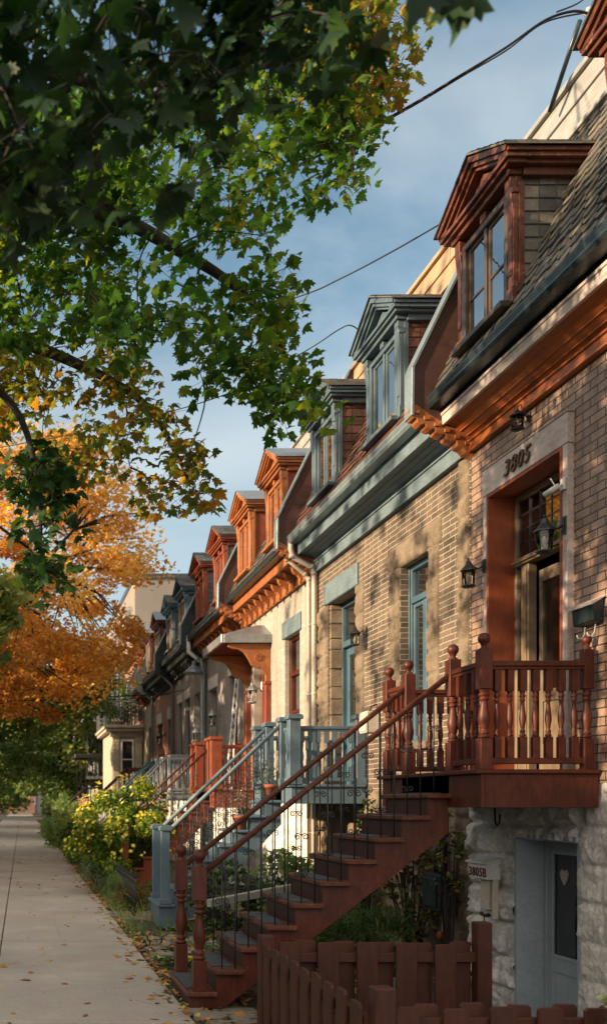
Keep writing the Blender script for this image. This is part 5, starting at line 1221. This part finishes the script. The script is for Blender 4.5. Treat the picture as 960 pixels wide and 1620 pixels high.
# ------------------------------------------------------------------ trees
tree('orange_maple', (-2.9, 27, 0), (-.6, 25.5, 7.8), (4.3, 4.2, 4.0), 240, 54000, .088, 'leaforange', 'tall maple with bright orange autumn crown over the sidewalk', .26, clump=.62)
tree('street_tree', (-2.85, 34, 0), (-.9, 32, 5.2), (3.9, 4, 2.5), 150, 26000, .12, 'leafolive', 'green tree turning yellow under the orange maple', .22, clump=.6)
tree('street_tree', (-2.8, 20, 0), (-2.35, 20.5, 6.1), (2.3, 2.5, 1.8), 90, 13000, .12, 'leafolive', 'green tree at the left edge in front of the orange maple', .2, clump=.55)
tree('street_tree', (2.3, 50, 0), (1.8, 49, 5.6), (3.0, 4, 3.6), 110, 15000, .16, 'leafolive', 'tree with a leaning trunk on the house side of the far sidewalk', .22, clump=.8)
tree('street_tree', (-2.9, 66, 0), (-1.5, 66, 7.5), (5, 6, 4.5), 120, 15000, .20, 'leafolive', 'farther green tree arching over the sidewalk', .35, clump=1.0)
tree('street_tree', (2.6, 88, 0), (2, 88, 8), (5.5, 6, 6), 110, 13000, .24, 'leafolive', 'round green tree before the cross street', .4, clump=1.3)
tree('street_tree', (-3.5, 112, 0), (-4, 112, 8), (8, 7, 6), 120, 14000, .32, 'leafolive', 'tree beyond the cross street on the left', .5, clump=1.6)
tree('street_tree', (7, 125, 0), (6, 125, 8), (9, 7, 7), 120, 14000, .34, 'leafolive', 'tree beyond the cross street on the right', .5, clump=1.8)
tree('street_tree', (-6, 136, 0), (-6, 136, 4.6), (9, 5, 4.2), 120, 12000, .36, 'leafolive', 'low spreading tree closing the view at the end of the street', .5, clump=1.6)
tree('street_tree', (-2.9, 48, 0), (-3.4, 48, 8.5), (4.5, 5, 5.5), 130, 18000, .17, 'leafolive', 'green tree behind the orange maple at the left edge', .3, clump=.9)
bush('garden_bush', 'dark shrub at the far left edge of the sidewalk', (-2.6, 55, .8), (.55, 3, .9), 2500, .14, 'leafbush', (OVAL_V, OVAL_F), clumps=30)

# foreground maple: trunk outside the picture on the left, limbs reaching over the sidewalk
fm = thing('foreground_maple', (-3.0, 6.5, 0), 'big maple whose green and yellowing branches hang over the top left in the foreground', 'tree')
TB = Vector((-3.0, 6.5, 0))
m = MB(); m.tube([TB-Vector((0, 0, .1)), TB+Vector((0, 0, .4)), TB+Vector((.05, 0, 2.2)), TB+Vector((.2, .1, 4.2))], [.38, .29, .25, .22], 14); m.build('trunk', 'bark', fm)
def px_to(path):  return [P(*q) for q in path]
LIMBS = [   # main limbs, from the fork outwards
 ([(-800, 350, 6.2), (-420, 180, 6.0), (-120, 90, 5.8), (150, 130, 5.8), (330, 120, 6.2), (480, 90, 6.8), (600, 60, 7.4)], .05),
 ([(-800, 350, 6.2), (-350, 330, 6.2), (-60, 330, 6.4), (140, 330, 6.8), (290, 400, 7.3), (400, 480, 7.8), (470, 600, 8.2)], .09),
 ([(-800, 350, 6.2), (-300, 450, 6.6), (-40, 520, 7.2), (110, 570, 7.8), (230, 640, 8.3), (290, 740, 8.6)], .08),
 ([(-800, 350, 6.2), (-300, 480, 6.0), (-100, 560, 6.2), (20, 640, 6.5), (60, 760, 6.6), (65, 880, 6.6)], .045),
 ([(-800, 350, 6.2), (-400, 60, 5.0), (-100, -40, 4.2), (60, -90, 3.6), (200, -120, 3.3)], .02),
 ([(-800, 350, 6.2), (-420, 120, 6.6), (0, 0, 7.4), (250, -60, 8), (480, -100, 8.4)], .05)]
lb = MB(); nodes = []
lb.tube([TB+Vector((.2, .1, 4.1)), P(-800, 350, 6.2)], [.2, .13], 10)
def crv(pts, sub=5):
    out_ = []
    for i in range(len(pts)-1):
        p0, p1, p2, p3 = pts[max(i-1, 0)], pts[i], pts[i+1], pts[min(i+2, len(pts)-1)]
        for k in range(sub):
            t_ = k/sub; out_.append(.5*((2*p1)+(p2-p0)*t_+(2*p0-5*p1+4*p2-p3)*t_*t_+(3*p1-p0-3*p2+p3)*t_**3))
    return out_+[pts[-1]]
for path, r0 in LIMBS:
    c_ = crv(px_to(path)); k = len(c_); lb.tube(c_, [r0*(1-.88*i/k)+.004 for i in range(k)], 8); nodes += c_[6:]
lb.build('limbs', 'bark', fm)
def inpoly(x, y, poly):
    c = False; n = len(poly)
    for i in range(n):
        x1, y1 = poly[i]; x2, y2 = poly[(i+1) % n]
        if (y1 > y) != (y2 > y) and x < (x2-x1)*(y-y1)/(y2-y1)+x1: c = not c
    return c
REG = [   # (outline seen from the sidewalk, sprays, near, far, material, leaf size, leaves per spray)
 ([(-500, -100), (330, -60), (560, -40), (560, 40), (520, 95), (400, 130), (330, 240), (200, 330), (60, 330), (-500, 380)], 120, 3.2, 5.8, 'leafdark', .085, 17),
 ([(60, 120), (330, 100), (540, 60), (590, 90), (585, 185), (580, 240), (560, 290), (500, 315), (450, 318), (410, 345), (330, 330), (200, 380), (60, 350)], 125, 6.2, 8.6, 'leafgreen', .066, 20),
 ([(500, -20), (640, 0), (655, 60), (650, 95), (610, 150), (595, 200), (540, 190), (500, 100)], 42, 6.4, 8.2, 'leafturn', .066, 19),
 ([(-100, 250), (200, 260), (370, 300), (420, 370), (462, 430), (455, 500), (478, 560), (500, 620), (518, 665), (500, 685), (430, 650), (380, 600), (330, 560), (270, 520), (180, 540), (60, 560), (-100, 560)], 205, 5.8, 8.6, 'leafgreen', .07, 22),
 ([(-100, 520), (60, 540), (200, 560), (250, 640), (310, 700), (345, 760), (320, 795), (270, 790), (240, 830), (205, 825), (215, 760), (140, 740), (60, 770), (0, 740), (-100, 720)], 92, 7.0, 9.0, 'leafturn', .068, 18),
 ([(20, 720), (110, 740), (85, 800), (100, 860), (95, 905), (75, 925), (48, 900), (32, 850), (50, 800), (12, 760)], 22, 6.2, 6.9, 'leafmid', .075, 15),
 ([(300, 560), (345, 600), (340, 650), (310, 640)], 3, 7.0, 7.6, 'leafgreen', .072, 12),
 ([(-1100, -200), (-450, -200), (-120, 300), (-120, 800), (-700, 900), (-1100, 700)], 36, 4.5, 10.0, 'leafgreen', .09, 18),  # unseen crown left of frame, added to shade the near leaves
 ([(-1100, 200), (-300, -200), (-80, 780), (-600, 1050)], 135, 9.5, 14.5, 'leafgreen', .10, 18)]  # unseen foliage, added to dapple the sun on the house fronts
tw = MB(); byMat = {}; sprays = []
for poly, cnt, ya, yb, mt, ls, per in REG:
    bx0, bx1 = min(p[0] for p in poly), max(p[0] for p in poly); by0, by1 = min(p[1] for p in poly), max(p[1] for p in poly); k = 0; tries = 0
    while k < cnt and tries < 20000:
        tries += 1
        x, y = RN.uniform(bx0, bx1), RN.uniform(by0, by1)
        if not inpoly(x, y, poly): continue
        q = P(x, y, RN.uniform(ya, yb))
        if mt != 'leafdark' and noise.noise(q*1.5+Vector((5, 2, 1))) < -.10: continue
        k += 1; sprays.append((min((p-q).length for p in nodes[::3]), q, mt, ls, per))
sprays.sort(key=lambda a: a[0])
for _, q, mt, ls, per in sprays:
    nd = min(nodes, key=lambda p: (p-q).length+max(0, q.z-p.z)*.4)
    L = (q-nd).length
    mid = nd.lerp(q, .5)+Vector((RN.uniform(-.12, .12)*L, RN.uniform(-.12, .12)*L, .14*L))
    c_ = crv([nd, mid, q], 4); r0 = min(.012, .004+.008*L)
    tw.tube(c_, [max(.0025, r0*(1-.75*i/len(c_))) for i in range(len(c_))], 4, cap=False)
    nodes += c_[2:]
    sp = .20
    ps = ellip(max(4, int(per*RN.uniform(.5, 1.4))), tuple(q), (sp*1.1, sp*1.1, sp*.85), .1)
    for i in range(int(min(9, L*9))):
        f_ = RN.uniform(.4, 1); a_ = c_[min(int(f_*len(c_)), len(c_)-1)]; ps = np.vstack([ps, np.array(a_+Vector((RN.uniform(-.08, .08), RN.uniform(-.08, .08), RN.uniform(-.10, .03))))[None]])
    for p in ps[:6]: tw.tube([q+Vector((0, 0, .02)), p], .0018, 3, cap=False)
    byMat.setdefault((mt, ls), []).append(ps)
tw.build('twigs', 'twig', fm)
for (mt, ls), L in byMat.items():
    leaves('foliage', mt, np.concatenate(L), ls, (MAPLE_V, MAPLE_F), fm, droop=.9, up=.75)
# one spray right at the top of the picture, close to the viewer
nr = MB(); q0 = P(120, -260, 3.4); q1 = P(560, -120, 3.1); q2 = P(720, -40, 3.0)
nr.tube(crv([q0, q1, q2], 6), .006, 5); nr.build('twigs', 'twig', fm)
pp = [P(716, -18, 3.0), P(690, -25, 3.05), P(655, 5, 3.1), P(745, -12, 3.0), P(705, -45, 2.95), P(665, -30, 2.9)]
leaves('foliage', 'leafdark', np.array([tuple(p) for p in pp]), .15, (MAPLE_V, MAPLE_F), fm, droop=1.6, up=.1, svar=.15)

# ------------------------------------------------------------------ light, sky, camera
SUN_EL, SUN_AZ = math.radians(15), math.radians(12)     # azimuth measured from -X towards the viewer
sd = Vector((-math.cos(SUN_EL)*math.cos(SUN_AZ), -math.cos(SUN_EL)*math.sin(SUN_AZ), math.sin(SUN_EL)))
L = bpy.data.lights.new('sun', 'SUN'); L.energy = 5.0; L.angle = math.radians(1.0); L.color = (1.0, .74, .48)
lo = bpy.data.objects.new('sun', L); COL.objects.link(lo); lo.rotation_euler = (-sd).to_track_quat('-Z', 'Y').to_euler(); lo.location = (0, 0, 30)
w = bpy.data.worlds.new('World'); sc.world = w; w.use_nodes = True; nt = w.node_tree
bg = nt.nodes['Background']
sky = nt.nodes.new('ShaderNodeTexSky'); sky.sky_type = 'NISHITA'; sky.sun_disc = False; sky.sun_elevation = SUN_EL; sky.sun_rotation = math.atan2(sd.x, sd.y); sky.air_density = 1.0; sky.dust_density = 1.2; sky.ozone_density = 1.5
tc = nt.nodes.new('ShaderNodeTexCoord'); mp = nt.nodes.new('ShaderNodeMapping'); mp.inputs['Scale'].default_value = (1.2, 2.2, 3.4); mp.inputs['Rotation'].default_value = (0, .5, .3)
nt.links.new(tc.outputs['Generated'], mp.inputs[0])
nz = N(nt, 'ShaderNodeTexNoise', Scale=1.6, Detail=8.0, Roughness=.55, Distortion=.6); nt.links.new(mp.outputs[0], nz.inputs['Vector'])
fac = ramp(nt, nz.outputs[0], [(.44, (0, 0, 0)), (.74, (.6, .6, .6))])
hsv = N(nt, 'ShaderNodeHueSaturation', Saturation=.80, Value=.86); nt.links.new(sky.outputs[0], hsv.inputs['Color'])
tint = mixc(nt, 1.0, hsv.outputs[0], (.80, 1.0, .98), 'MULTIPLY')
sz = N(nt, 'ShaderNodeSeparateXYZ'); nt.links.new(tc.outputs['Generated'], sz.inputs[0])
hz = ramp(nt, sz.outputs[2], [(0, (.8, .8, .8)), (.2, (.42, .42, .42)), (.45, (0, 0, 0))])
tint = mixc(nt, hz, tint, (2.5, 2.75, 2.85))
cl0 = mixc(nt, fac, tint, (3.3, 3.6, 3.7))
# cloud added as fill light, out of view sunward and behind the viewer
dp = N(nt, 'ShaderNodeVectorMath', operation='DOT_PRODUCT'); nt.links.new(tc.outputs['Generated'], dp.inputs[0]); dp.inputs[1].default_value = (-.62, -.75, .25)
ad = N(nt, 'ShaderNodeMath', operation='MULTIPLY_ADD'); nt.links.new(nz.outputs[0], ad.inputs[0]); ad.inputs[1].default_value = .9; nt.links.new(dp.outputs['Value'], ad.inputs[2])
fill_cloud = ramp(nt, ad.outputs[0], [(.40, (0, 0, 0)), (.95, (1, 1, 1))])
cl = mixc(nt, fill_cloud, cl0, (7.5, 6.8, 6.1))
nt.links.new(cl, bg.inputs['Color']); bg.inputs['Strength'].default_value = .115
cam = bpy.data.cameras.new('camera'); co_ = bpy.data.objects.new('camera', cam); COL.objects.link(co_); sc.camera = co_
co_.location = (0, 0, EYE); co_.rotation_euler = (PI/2, 0, 0)
cam.sensor_fit = 'AUTO'; cam.sensor_width = 36; cam.lens = 1500/1620*36; cam.shift_x = 444/1620; cam.shift_y = 458/1620; cam.clip_end = 2000; cam.clip_start = .05
cam.dof.use_dof = True; cam.dof.focus_distance = 9.5; cam.dof.aperture_fstop = 2.0
sc.view_settings.view_transform = 'Standard'; sc.view_settings.look = 'None'; sc.view_settings.gamma = 1; sc.view_settings.exposure = 1.1
sc.render.resolution_x = 606; sc.render.resolution_y = 1024
